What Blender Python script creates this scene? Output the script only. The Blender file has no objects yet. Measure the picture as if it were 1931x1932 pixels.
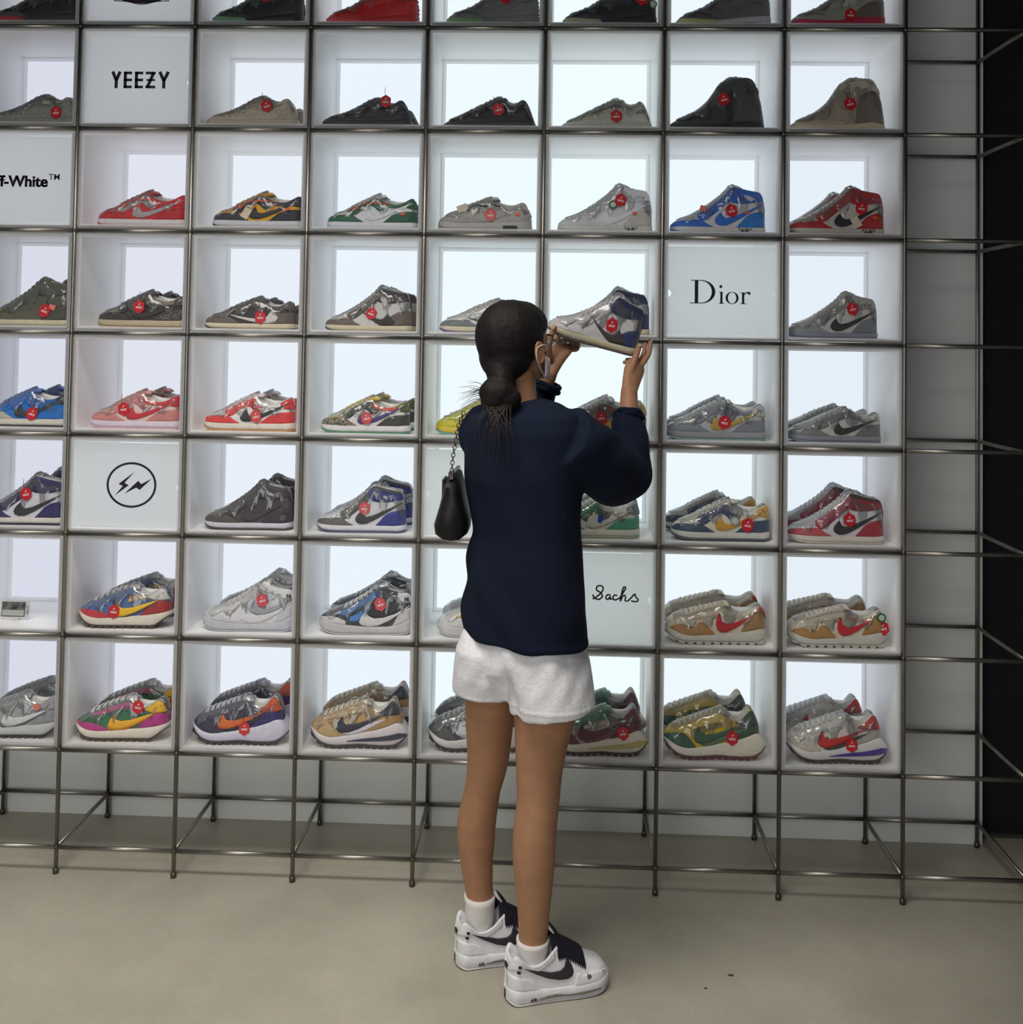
import bpy, bmesh, math, random
import numpy as np
from mathutils import Vector, Matrix

random.seed(7)
rng = np.random.default_rng(7)
scene = bpy.context.scene
COL = scene.collection

# ------------------------------------------------------------------ camera
cam_d = bpy.data.cameras.new('camera')
cam = bpy.data.objects.new('camera', cam_d)
COL.objects.link(cam)
cam.location = (1.4755, -3.2004, 1.6367)
cam.rotation_euler = (math.pi / 2 + 0.0333, -0.0159, 0.0391)
cam_d.sensor_width = 36.0
cam_d.lens = 2002.32 / 1932.0 * 36.0
cam_d.shift_y = -396.79 / 1932.0
cam_d.clip_start = 0.05
scene.camera = cam

# ------------------------------------------------------------------ world, lamps, exposure
world = bpy.data.worlds.new('world')
scene.world = world
world.use_nodes = True
world.node_tree.nodes['Background'].inputs[0].default_value = (0.80, 0.86, 1.0, 1)
world.node_tree.nodes['Background'].inputs[1].default_value = 0.06


def area_lamp(name, loc, size, power, color, rot=(0, 0, 0)):
    d = bpy.data.lights.new(name, 'AREA')
    d.shape = 'RECTANGLE'
    d.size, d.size_y = size
    d.energy = power
    d.color = color
    o = bpy.data.objects.new(name, d)
    o.location = loc
    o.rotation_euler = rot
    COL.objects.link(o)
    return o


area_lamp('ceiling_lamp', (0.6, -1.35, 3.2), (2.2, 0.7), 30, (1.0, 0.96, 0.89)).data.spread = math.radians(115)
area_lamp('ceiling_lamp', (0.25, -4.0, 3.2), (2.0, 1.0), 30, (1.0, 0.96, 0.90))
area_lamp('rear_fill', (-0.35, -5.45, 1.35), (2.4, 2.3), 42, (0.98, 0.99, 1.0), (math.pi / 2, 0, 0))  # added fill light behind the camera, brightens lower wall and shoe fronts

scene.view_settings.view_transform = 'Standard'
scene.view_settings.look = 'None'
scene.view_settings.exposure = 0.22
scene.view_settings.gamma = 1.0
scene.view_settings.use_curve_mapping = False
scene.cycles.use_denoising = True
scene.cycles.use_adaptive_sampling = True
scene.cycles.adaptive_threshold = 0.02
scene.cycles.max_bounces = 16
scene.cycles.diffuse_bounces = 13
scene.cycles.transparent_max_bounces = 16
scene.cycles.sample_clamp_indirect = 6.0
scene.cycles.caustics_reflective = False
scene.cycles.caustics_refractive = False


# ------------------------------------------------------------------ materials
def lin(c):
    out = []
    for v in c[:3]:
        v = v / 255.0
        out.append(v / 12.92 if v <= 0.04045 else ((v + 0.055) / 1.055) ** 2.4)
    return out


MATS = {}


def pm(name, rgb, rough=0.6, metal=0.0, coat=0.0, noise=None, bump=None, spec=0.4, crinkle=False, trans=0.0, emit=None, rgb2=None, sheen=0.0):
    """procedural principled material; noise=(scale, amount), bump=(scale, strength)"""
    key = (name, tuple(rgb), rough, metal, coat, noise, bump, crinkle, trans, rgb2, emit)
    if key in MATS:
        return MATS[key]
    m = bpy.data.materials.new(name)
    m.use_nodes = True
    nt = m.node_tree
    b = nt.nodes['Principled BSDF']
    col = lin(rgb)
    b.inputs['Base Color'].default_value = (*col, 1)
    b.inputs['Roughness'].default_value = rough
    b.inputs['Metallic'].default_value = metal
    b.inputs['Specular IOR Level'].default_value = spec
    b.inputs['Coat Weight'].default_value = coat
    b.inputs['Coat Roughness'].default_value = 0.10
    if sheen:
        b.inputs['Sheen Weight'].default_value = sheen
    tc = None
    if noise or bump or crinkle:
        tc = nt.nodes.new('ShaderNodeTexCoord')
    if noise:
        n = nt.nodes.new('ShaderNodeTexNoise')
        n.inputs['Scale'].default_value = noise[0]
        n.inputs['Detail'].default_value = 5
        nt.links.new(tc.outputs['Object'], n.inputs['Vector'])
        mix = nt.nodes.new('ShaderNodeMix')
        mix.data_type = 'RGBA'
        c2 = lin(rgb2) if rgb2 else [v * (1 - noise[1]) for v in col]
        c1 = col if rgb2 else [min(1, v * (1 + noise[1])) for v in col]
        mix.inputs['A'].default_value = (*c1, 1)
        mix.inputs['B'].default_value = (*c2, 1)
        ramp = nt.nodes.new('ShaderNodeMapRange')
        ramp.inputs['From Min'].default_value = 0.35
        ramp.inputs['From Max'].default_value = 0.65
        nt.links.new(n.outputs['Fac'], ramp.inputs['Value'])
        nt.links.new(ramp.outputs['Result'], mix.inputs['Factor'])
        nt.links.new(mix.outputs['Result'], b.inputs['Base Color'])
    if bump:
        n2 = nt.nodes.new('ShaderNodeTexNoise')
        n2.inputs['Scale'].default_value = bump[0]
        n2.inputs['Detail'].default_value = 6
        nt.links.new(tc.outputs['Object'], n2.inputs['Vector'])
        bp = nt.nodes.new('ShaderNodeBump')
        bp.inputs['Strength'].default_value = bump[1]
        bp.inputs['Distance'].default_value = 0.004
        nt.links.new(n2.outputs['Fac'], bp.inputs['Height'])
        nt.links.new(bp.outputs['Normal'], b.inputs['Normal'])
    if crinkle:     # clear film lying tight on the surface: a glossy, creased coat
        v = nt.nodes.new('ShaderNodeTexVoronoi')
        v.feature = 'SMOOTH_F1'
        v.inputs['Scale'].default_value = 42
        n3 = nt.nodes.new('ShaderNodeTexNoise')
        n3.inputs['Scale'].default_value = 28
        n3.inputs['Detail'].default_value = 3
        n3.inputs['Distortion'].default_value = 1.6
        nt.links.new(tc.outputs['Object'], n3.inputs['Vector'])
        nt.links.new(n3.outputs['Color'], v.inputs['Vector'])
        add = nt.nodes.new('ShaderNodeMath')
        add.operation = 'ADD'
        nt.links.new(v.outputs['Distance'], add.inputs[0])
        nt.links.new(n3.outputs['Fac'], add.inputs[1])
        bp = nt.nodes.new('ShaderNodeBump')
        bp.inputs['Strength'].default_value = 1.0
        bp.inputs['Distance'].default_value = 0.022
        nt.links.new(add.outputs[0], bp.inputs['Height'])
        nt.links.new(bp.outputs['Normal'], b.inputs['Coat Normal'])
        b.inputs['Coat Weight'].default_value = 0.7
        b.inputs['Coat Roughness'].default_value = 0.09
    if trans:
        out = nt.nodes['Material Output']
        t = nt.nodes.new('ShaderNodeBsdfTranslucent')
        t.inputs[0].default_value = (*col, 1)
        mx = nt.nodes.new('ShaderNodeMixShader')
        mx.inputs[0].default_value = trans
        nt.links.new(b.outputs[0], mx.inputs[1])
        nt.links.new(t.outputs[0], mx.inputs[2])
        nt.links.new(mx.outputs[0], out.inputs[0])
    if emit:
        b.inputs['Emission Color'].default_value = (*lin(emit[0]), 1)
        b.inputs['Emission Strength'].default_value = emit[1]
    MATS[key] = m
    return m


def film_material():
    m = bpy.data.materials.new('clear_plastic_film')
    m.use_nodes = True
    nt = m.node_tree
    nt.nodes.remove(nt.nodes['Principled BSDF'])
    out = nt.nodes['Material Output']
    tr = nt.nodes.new('ShaderNodeBsdfTransparent')
    tr.inputs[0].default_value = (0.985, 0.99, 0.99, 1)
    gl = nt.nodes.new('ShaderNodeBsdfGlossy')
    gl.inputs['Roughness'].default_value = 0.12
    df = nt.nodes.new('ShaderNodeBsdfDiffuse')
    df.inputs[0].default_value = (0.9, 0.92, 0.94, 1)
    fr = nt.nodes.new('ShaderNodeFresnel')
    fr.inputs[0].default_value = 1.5
    m1 = nt.nodes.new('ShaderNodeMixShader')
    m1.inputs[0].default_value = 0.45
    nt.links.new(gl.outputs[0], m1.inputs[1])
    nt.links.new(df.outputs[0], m1.inputs[2])
    mul = nt.nodes.new('ShaderNodeMath')
    mul.operation = 'MULTIPLY_ADD'
    mul.inputs[1].default_value = 0.9
    mul.inputs[2].default_value = 0.11
    nt.links.new(fr.outputs[0], mul.inputs[0])
    m2 = nt.nodes.new('ShaderNodeMixShader')
    nt.links.new(mul.outputs[0], m2.inputs[0])
    nt.links.new(tr.outputs[0], m2.inputs[1])
    nt.links.new(m1.outputs[0], m2.inputs[2])
    nt.links.new(m2.outputs[0], out.inputs[0])
    return m


M_FILM = film_material()


def light_material(name, rgb, strength):
    m = bpy.data.materials.new(name)
    m.use_nodes = True
    nt = m.node_tree
    nt.nodes.remove(nt.nodes['Principled BSDF'])
    e = nt.nodes.new('ShaderNodeEmission')
    e.inputs[0].default_value = (*lin(rgb), 1)
    e.inputs[1].default_value = strength
    nt.links.new(e.outputs[0], nt.nodes['Material Output'].inputs[0])
    return m


# ------------------------------------------------------------------ mesh helpers
def new_mesh(name, verts, faces, smooth=True):
    me = bpy.data.meshes.new(name)
    me.from_pydata([tuple(map(float, v)) for v in verts], [], [tuple(int(i) for i in f) for f in faces])
    if smooth:
        me.polygons.foreach_set('use_smooth', [True] * len(me.polygons))
    me.update()
    return me


def link(name, me, mat=None, parent=None, loc=None, rot=None):
    o = bpy.data.objects.new(name, me)
    COL.objects.link(o)
    if mat is not None:
        if len(me.materials) == 0:
            me.materials.append(None)
        o.material_slots[0].link = 'OBJECT'
        o.material_slots[0].material = mat
    if parent is not None:
        o.parent = parent
    if loc is not None:
        o.location = loc
    if rot is not None:
        o.rotation_euler = rot
    return o


def empty(name, loc=(0, 0, 0), rot=(0, 0, 0)):
    o = bpy.data.objects.new(name, None)
    o.empty_display_size = 0.05
    COL.objects.link(o)
    o.location = loc
    o.rotation_euler = rot
    return o


def tag(o, label=None, cat=None, group=None, kind=None):
    if label:
        o['label'] = label
    if cat:
        o['category'] = cat
    if group:
        o['group'] = group
    if kind:
        o['kind'] = kind
    return o


class MB:
    """collects simple solids into one mesh"""

    def __init__(self):
        self.v, self.f = [], []

    def add(self, vs, fs):
        n = len(self.v)
        self.v += [tuple(map(float, p)) for p in vs]
        self.f += [tuple(int(i) + n for i in f) for f in fs]
        return self

    def box(self, x0, x1, y0, y1, z0, z1):
        vs = [(x, y, z) for x in (x0, x1) for y in (y0, y1) for z in (z0, z1)]
        fs = [(0, 1, 3, 2), (4, 6, 7, 5), (0, 4, 5, 1), (2, 3, 7, 6), (0, 2, 6, 4), (1, 5, 7, 3)]
        return self.add(vs, fs)

    def prism(self, poly, y0, y1):
        """polygon in (x,z) extruded along y"""
        n = len(poly)
        vs = [(x, y0, z) for x, z in poly] + [(x, y1, z) for x, z in poly]
        fs = [tuple(range(n)), tuple(range(2 * n - 1, n - 1, -1))]
        fs += [(i, (i + 1) % n + 0, (i + 1) % n + n, i + n) for i in range(n)]
        return self.add(vs, fs)

    def strip(self, a, b, y0, y1):
        """band between two (x,z) polylines of equal length, extruded along y"""
        n = len(a)
        vs = [(x, y0, z) for x, z in a] + [(x, y0, z) for x, z in b] + [(x, y1, z) for x, z in a] + [(x, y1, z) for x, z in b]
        fs = []
        for i in range(n - 1):
            fs += [(i, i + 1, n + i + 1, n + i), (2 * n + i, 3 * n + i, 3 * n + i + 1, 2 * n + i + 1),
                   (i, 2 * n + i, 2 * n + i + 1, i + 1), (n + i, n + i + 1, 3 * n + i + 1, 3 * n + i)]
        fs += [(0, n, 3 * n, 2 * n), (n - 1, 3 * n - 1, 4 * n - 1, 2 * n - 1)]
        return self.add(vs, fs)

    def tube(self, pts, r, seg=8, cap=True, closed=False, ref=None):
        """round or elliptic tube; r: number, list of numbers or list of (a, b)"""
        P = np.array(pts, float)
        n = len(P)
        T = np.gradient(P, axis=0) if not closed else np.roll(P, -1, 0) - np.roll(P, 1, 0)
        T /= np.linalg.norm(T, axis=1)[:, None] + 1e-12
        if ref is None:
            u = np.cross(T[0], (0.123, 0.31, 0.94))
            if np.linalg.norm(u) < 1e-3:
                u = np.cross(T[0], (1, 0, 0))
        vs, fs = [], []
        ang = np.linspace(0, 2 * np.pi, seg, endpoint=False)
        for i in range(n):
            if ref is not None:
                u = np.array(ref, float)
            u = u - T[i] * (u @ T[i])
            u = u / (np.linalg.norm(u) + 1e-12)
            w = np.cross(T[i], u)
            ri = r[i] if hasattr(r, '__len__') else r
            a, b = ri if hasattr(ri, '__len__') else (ri, ri)
            for t in ang:
                vs.append(P[i] + u * a * math.cos(t) + w * b * math.sin(t))
        m = n if closed else n - 1
        for i in range(m):
            j = (i + 1) % n
            for k in range(seg):
                fs.append((i * seg + k, i * seg + (k + 1) % seg, j * seg + (k + 1) % seg, j * seg + k))
        if cap and not closed:
            fs.append(tuple(range(seg - 1, -1, -1)))
            fs.append(tuple(range((n - 1) * seg, n * seg)))
        return self.add(vs, fs)

    def ball(self, c, r, nu=10, nv=7, rot=None):
        r = r if hasattr(r, '__len__') else (r, r, r)
        vs, fs = [], []
        Rm = np.array(rot) if rot is not None else np.eye(3)
        for i in range(nv + 1):
            ph = math.pi * i / nv
            for k in range(nu):
                th = 2 * math.pi * k / nu
                p = np.array((r[0] * math.sin(ph) * math.cos(th), r[1] * math.sin(ph) * math.sin(th), r[2] * math.cos(ph)))
                vs.append(np.array(c) + Rm @ p)
        for i in range(nv):
            for k in range(nu):
                fs.append((i * nu + k, (i + 1) * nu + k, (i + 1) * nu + (k + 1) % nu, i * nu + (k + 1) % nu))
        return self.add(vs, fs)

    def mesh(self, name, smooth=False):
        me = new_mesh(name, self.v, self.f, smooth)
        bm = bmesh.new()
        bm.from_mesh(me)
        bmesh.ops.remove_doubles(bm, verts=bm.verts, dist=1e-6)
        bmesh.ops.recalc_face_normals(bm, faces=bm.faces)
        bm.to_mesh(me)
        bm.free()
        return me

    def obj(self, name, mat, parent=None, smooth=False, **k):
        return link(name, self.mesh(name, smooth), mat, parent, **k)


def catmull(pts, n=8, closed=False):
    P = np.array(pts, float)
    out = []
    m = len(P)
    for i in range(m if closed else m - 1):
        if closed:
            p0, p1, p2, p3 = P[(i - 1) % m], P[i], P[(i + 1) % m], P[(i + 2) % m]
        else:
            p0, p1, p2, p3 = P[max(i - 1, 0)], P[i], P[i + 1], P[min(i + 2, m - 1)]
        for t in np.linspace(0, 1, n, endpoint=False):
            out.append(0.5 * ((2 * p1) + (p2 - p0) * t + (2 * p0 - 5 * p1 + 4 * p2 - p3) * t * t + (3 * p1 - p0 - 3 * p2 + p3) * t ** 3))
    if not closed:
        out.append(P[-1])
    return np.array(out)


# ------------------------------------------------------------------ layout of the wall of boxes
PITCH = 0.36
DEPTH = 0.373
ZH = [2.5776, 2.2598, 1.9438, 1.6295, 1.3183, 1.0177, 0.7099, 0.3673]
ZLOW = 0.0778
ZTOP = 2.893
TR = 0.0067          # tube radius


def cell(r, c):
    """x0, x1, z0, z1 of the grid cell (tube axes)"""
    return (c - 1) * PITCH, c * PITCH, ZH[r], (ZTOP if r == 0 else ZH[r - 1])


# ------------------------------------------------------------------ structure: floor, walls
def floor_material():
    m = bpy.data.materials.new('polished_concrete')
    m.use_nodes = True
    nt = m.node_tree
    b = nt.nodes['Principled BSDF']
    tc = nt.nodes.new('ShaderNodeTexCoord')
    n1 = nt.nodes.new('ShaderNodeTexNoise')
    n1.inputs['Scale'].default_value = 1.3
    n1.inputs['Detail'].default_value = 7
    n1.inputs['Roughness'].default_value = 0.62
    n2 = nt.nodes.new('ShaderNodeTexNoise')
    n2.inputs['Scale'].default_value = 60
    n2.inputs['Detail'].default_value = 4
    nt.links.new(tc.outputs['Object'], n1.inputs['Vector'])
    nt.links.new(tc.outputs['Object'], n2.inputs['Vector'])
    r = nt.nodes.new('ShaderNodeValToRGB')
    r.color_ramp.elements[0].position = 0.33
    r.color_ramp.elements[0].color = (*lin((165, 160, 144)), 1)
    r.color_ramp.elements[1].position = 0.68
    r.color_ramp.elements[1].color = (*lin((196, 190, 173)), 1)
    nt.links.new(n1.outputs['Fac'], r.inputs['Fac'])
    mx = nt.nodes.new('ShaderNodeMix')
    mx.data_type = 'RGBA'
    mx.blend_type = 'MULTIPLY'
    mx.inputs['Factor'].default_value = 0.22
    nt.links.new(r.outputs['Color'], mx.inputs['A'])
    nt.links.new(n2.outputs['Color'], mx.inputs['B'])
    nt.links.new(mx.outputs['Result'], b.inputs['Base Color'])
    rr = nt.nodes.new('ShaderNodeMapRange')
    rr.inputs['To Min'].default_value = 0.30
    rr.inputs['To Max'].default_value = 0.50
    nt.links.new(n1.outputs['Fac'], rr.inputs['Value'])
    nt.links.new(rr.outputs['Result'], b.inputs['Roughness'])
    b.inputs['Specular IOR Level'].default_value = 0.45
    return m


M_WALL = pm('white_wall_paint', (236, 238, 235), 0.75, noise=(3.0, 0.03))
M_DARK = pm('charcoal_wall_paint', (22, 22, 27), 0.8, noise=(5.0, 0.15))
M_BASE = pm('dark_grey_baseboard', (70, 66, 66), 0.5)
tag(MB().box(-1.6, 4.6, -5.6, 0.75, -0.06, 0.0).obj('floor', floor_material()), kind='structure')
tag(MB().box(-1.6, 2.905, 0.392, 0.60, 0.0, 3.3).obj('wall_back', M_WALL), kind='structure')
tag(MB().box(2.905, 4.6, 0.455, 0.60, 0.0, 3.3).obj('wall_right', M_DARK), kind='structure')
tag(MB().box(2.905, 4.6, 0.443, 0.455, 0.0, 0.012).obj('baseboard_right', M_BASE), kind='structure')
tag(MB().box(-1.6, 4.6, -5.6, 0.60, 3.3, 3.36).obj('ceiling', pm('ceiling_paint', (60, 60, 62), 0.9)), kind='structure')
for i, (x, y, sc) in enumerate([(1.958, -0.385, 1.0), (1.885, -0.445, 0.6)]):
    sp = MB().ball((0, 0, 0.0006), (0.008 * sc, 0.005 * sc, 0.0012), 9, 4).obj('floor_speck', pm('floor_speck', (66, 62, 54), 0.8), loc=(x, y, 0))
    tag(sp, ['dark speck of dirt on the concrete floor, the bigger one', 'tiny dark speck of dirt on the concrete floor'][i], 'speck')

# ------------------------------------------------------------------ the metal tube rack
M_TUBE = pm('brushed_nickel_tube', (156, 152, 145), 0.34, metal=0.95, noise=(25, 0.06))
M_NODE = pm('dark_nickel_joint', (104, 97, 86), 0.35, metal=0.9)
rack = empty('tube_rack', (1.26, 0.19, 0))
tag(rack, 'brushed metal tube rack forming a grid around all the display boxes', 'rack')


def rack_part(name, me, mat, loc, rot=(0, 0, 0)):
    return link(name, me, mat, rack, (loc[0] - 1.26, loc[1] - 0.19, loc[2]), rot)


ROWS_Z = [ZTOP] + ZH + [ZLOW]
COLS = range(-1, 9)
me_post = MB().tube([(0, 0, 0), (0, 0, 3.0)], TR, 12).mesh('post', True)
me_rail = MB().tube([(0, 0, 0), (PITCH, 0, 0)], TR, 12).mesh('rail', True)
me_cross = MB().tube([(0, 0, 0), (0, DEPTH, 0)], TR, 12).mesh('cross_tube', True)
me_joint = MB().ball((0, 0, 0), TR * 1.32, 10, 8).mesh('joint', True)
me_foot = MB().tube([(0, 0, 0), (0, 0, 0.012), (0, 0, 0.016)], [TR * 1.35, TR * 1.35, TR], 12).mesh('foot', True)
for c in COLS:
    for y in (0.0, DEPTH):
        rack_part('post', me_post, M_TUBE, (c * PITCH, y, 0))
        rack_part('foot', me_foot, M_NODE, (c * PITCH, y, 0))
    for z in ROWS_Z:
        if c < 8:
            rack_part('rail', me_rail, M_TUBE, (c * PITCH, 0, z))
        if z == ZLOW or c == 7:
            if c < 8:
                rack_part('rail', me_rail, M_TUBE, (c * PITCH, DEPTH, z))
        rack_part('joint', me_joint, M_NODE, (c * PITCH, 0, z))
        if z == ZLOW or c in (7, 8):
            rack_part('joint', me_joint, M_NODE, (c * PITCH, DEPTH, z))
            if c != 7 or z == ZLOW:
                rack_part('cross_tube', me_cross, M_TUBE, (c * PITCH, 0, z))

# ------------------------------------------------------------------ display boxes
M_ACR = pm('white_acrylic', (253, 253, 253), 0.38, trans=0.06, noise=(9.0, 0.004))
M_ACR_LOW = pm('white_acrylic_base', (253, 253, 253), 0.38, trans=0.45)
M_RIM = pm('frosted_acrylic_rim', (254, 254, 254), 0.3, trans=0.9)
M_BFR = pm('frosted_back_frame', (250, 250, 250), 0.4, trans=0.6)
LIGHT_COL = {}
for c in range(8):
    tint = [(206, 209, 222), (213, 217, 228), (220, 227, 236), (222, 232, 240), (226, 238, 242), (228, 240, 243), (226, 237, 243), (220, 229, 238)][c]
    LIGHT_COL[c] = light_material('led_light_panel', tint, [.96, .96, .97, .97, .97, .97, .96, .95][c])


def frame_mesh(w, h, b, y0, y1, cut=0.0):
    """rectangular picture-frame solid, centred in x, bottom at z=0; cut chamfers the outer corners"""
    o = []
    x, z0, z1 = w / 2, 0, h
    outer = [(-x + cut, z0), (x - cut, z0), (x, z0 + cut), (x, z1 - cut), (x - cut, z1), (-x + cut, z1), (-x, z1 - cut), (-x, z0 + cut)]
    xi = x - b
    inner = [(-xi, b), (xi, b), (xi, b), (xi, h - b), (xi, h - b), (-xi, h - b), (-xi, h - b), (-xi, b)]
    m = MB()
    a = outer + [outer[0]]
    bb = inner + [inner[0]]
    return m.strip(a, bb, y0, y1)


BOX_MESH = {}


def box_meshes(r):
    if r in BOX_MESH:
        return BOX_MESH[r]
    x0, x1, z0, z1 = cell(r, 1)
    w = PITCH - 2 * TR - 0.002
    h = z1 - z0 - 2 * TR - 0.002
    t = 0.0025
    d = {}
    yb = 0.345
    d['front_rim'] = frame_mesh(w, h, 0.0075, -0.003, 0.002, 0.006).mesh('front_rim')
    d['inner_lip'] = frame_mesh(w - 0.0135, h - 0.0135, 0.0055, 0.004, 0.0065).mesh('inner_lip')
    m = MB().box(-w / 2 + 0.0005, w / 2 - 0.0005, 0.002, yb, 0.0005, 0.006)
    d['base_panel'] = m.mesh('base_panel')
    d['top_panel'] = MB().box(-w / 2 + 0.0005, w / 2 - 0.0005, 0.002, yb, h - 0.0005 - t, h - 0.0005).mesh('top_panel')
    d['side_panel'] = MB().box(-t / 2, t / 2, 0.002, yb, 0.006, h - 0.0005 - t).mesh('side_panel')
    wf, hf = w - 0.001 - 2 * t, h - 0.0065 - t
    d['back_frame'] = frame_mesh(wf, hf, 0.0125, yb - 0.008, yb - 0.005).mesh('back_frame')
    d['light_panel'] = MB().box(-wf / 2 + 0.002, wf / 2 - 0.002, yb - 0.002, yb + 0.012, 0.002, hf - 0.002).mesh('light_panel')
    d['dims'] = (w, h, t)
    BOX_MESH[r] = d
    return d


def make_box(r, c, label):
    d = box_meshes(r)
    x0, x1, z0, z1 = cell(r, c)
    w, h, t = d['dims']
    root = empty('display_box', ((x0 + x1) / 2, 0, z0 + TR + 0.001))
    tag(root, label, 'display box', 'display boxes in the tube rack')
    link('front_rim', d['front_rim'], M_RIM, root)
    link('inner_lip', d['inner_lip'], M_RIM, root, (0, 0, 0.00675))
    link('base_panel', d['base_panel'], M_ACR_LOW if r == 7 else M_ACR, root)
    link('top_panel', d['top_panel'], M_ACR, root)
    link('side_panel', d['side_panel'], M_ACR, root, (-w / 2 + 0.0005 + t / 2, 0, 0))
    link('side_panel', d['side_panel'], M_ACR, root, (w / 2 - 0.0005 - t / 2, 0, 0))
    link('back_frame', d['back_frame'], M_BFR, root, (0, 0, 0.006))
    link('light_panel', d['light_panel'], LIGHT_COL[c], root, (0, 0, 0.006))['label'] = 'glowing white light panel'
    return root


def box_floor(r):
    return ZH[r] + TR + 0.001 + 0.006

# ------------------------------------------------------------------ sneakers
# every style is drawn once in side view (toe at x=0, heel at x=100, one unit = 1 % of the length)
# and lofted to a full shoe; panels are real overlays that follow the lofted surface.
U = 0.00287          # metres per unit
GX = np.linspace(-2, 110, 561)


def curve(pts, sig=1.3):
    p = np.array(pts, float)
    y = np.interp(GX, p[:, 0], p[:, 1])
    if sig > 0:
        st = GX[1] - GX[0]
        k = np.arange(-int(3 * sig / st), int(3 * sig / st) + 1) * st
        g = np.exp(-0.5 * (k / sig) ** 2)
        g /= g.sum()
        h = len(k) // 2
        y = np.convolve(np.pad(y, h, mode='edge'), g, 'valid')
    return lambda x: np.interp(x, GX, y)


def smooth01(x):
    x = np.clip(x, 0, 1)
    return x * x * (3 - 2 * x)


class Last:
    """surface functions of one shoe style"""

    def __init__(s, zt, zb, ze, zr, xo, xc=96.0, W=16.6, heel=13.2, we=None, lean=2.0, sole_out=1.0, depth=14, outsole=2.6, ext=0.0):
        s.ext = ext
        s.zt, s.zb, s.ze, s.zr = curve(zt), curve(zb), curve(ze, 1.0), curve(zr, 1.2)
        s.xo, s.xc, s.lean, s.so, s.depth, s.oh = xo, xc, lean, sole_out, depth, outsole
        s.wcur = curve([(-2, W * .80), (10, W * .95), (22, W), (34, W), (55, (W + heel) / 2 - .6), (72, heel), (102, heel)], 4)
        s.wecur = curve(we or [(-2, .72), (12, .66), (25, .56), (45, .46), (60, .55), (75, .66), (90, .66), (102, .6)], 2)

    def wb(s, x):
        x = np.asarray(x, float)
        e = np.clip(1 - np.clip((20 - x) / 20, 0, 1) ** 2.5, 0, 1) ** 0.5
        h = np.clip(1 - np.clip((x - 88) / 12, 0, 1) ** 2.3, 0, 1) ** 0.5
        return s.wcur(x) * np.minimum(e, 1) * h

    def side(s, x, z):
        x = np.asarray(x, float)
        t = np.clip((z - s.zt(x)) / np.maximum(s.ze(x) - s.zt(x), 0.5), 0, 1)
        w = s.wb(x)
        k = s.wecur(x)
        return w * (1 - (1 - k) * t ** s.lean)

    def normal(s, x, z):
        e = 0.35
        dx = (s.side(np.clip(x + e, 0, 100), z) - s.side(np.clip(x - e, 0, 100), z)) / (2 * e)
        dz = (s.side(x, z + e) - s.side(x, z - e)) / (2 * e)
        n = np.stack([-dx, np.ones_like(dx), -dz], -1)
        return n / np.linalg.norm(n, axis=-1)[..., None]

    def sole_w(s, x):
        x = np.asarray(x, float)
        x = np.where(x > 60, 60 + (x - 60) * 40 / (40 + s.ext), x)
        xx = 50 + (x - 50) / 1.022
        return s.wb(np.clip(xx, 0, 100)) + s.so


def stations(n, a=0.0, b=100.0):
    u = np.linspace(0, 1, n)
    return a + (b - a) * (0.5 - 0.5 * np.cos(np.pi * u)) * 0.6 + (b - a) * u * 0.4


def grid_mesh(name, rows, close_ends=True):
    n, m = len(rows), len(rows[0])
    v = np.concatenate(rows)
    f = []
    for i in range(n - 1):
        for j in range(m - 1):
            a = i * m + j
            f.append((a, a + 1, a + m + 1, a + m))
    if close_ends:
        f.append(tuple(range(m - 1, -1, -1)))
        f.append(tuple(range((n - 1) * m, n * m)))
    v = np.asarray(v, float).copy()
    v[:, 0] -= 50
    v *= U
    me = new_mesh(name, v, f)
    bm = bmesh.new()
    bm.from_mesh(me)
    bmesh.ops.remove_doubles(bm, verts=bm.verts, dist=2e-5)
    bmesh.ops.recalc_face_normals(bm, faces=bm.faces)
    bm.to_mesh(me)
    bm.free()
    return me


def upper_mesh(L):
    rows = []
    for x in stations(46, 0.15, 99.85):
        zt, ze, zr = L.zt(x), L.ze(x), L.zr(x)
        if x > L.xo + 4:
            zr = min(zr, ze + .3)
        o = smooth01((x - L.xo + 3) / 5) * (1 - smooth01((x - L.xc + 2) / 3))
        half = []
        for t in np.linspace(0, 1, 9):
            z = zt - 1.2 + (ze - zt + 1.2) * t
            half.append((L.side(x, z), z))
        we = half[-1][0]
        zin = max(zt + 3, ze - L.depth)
        inn = [(we * 0.93, ze + .5), (we * .80, ze - .3), (we * .74, ze - 4), (we * .66, zin), (we * .2, zin), (0, zin)]
        arch = []
        for q in (0.17, 0.34, 0.52, 0.7, 0.86, 1.0):
            a = q * math.pi / 2
            arch.append((we * math.cos(a), ze + (max(zr, ze + .2) - ze) * math.sin(a)))
        for (y1, z1), (y2, z2) in zip(arch, inn):
            half.append((y1 * (1 - o) + y2 * o, z1 * (1 - o) + z2 * o))
        pts = [(x, -y, z) for y, z in half] + [(x, y, z) for y, z in half[-2::-1]]
        rows.append(np.array(pts))
    return grid_mesh('upper', rows)


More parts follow.
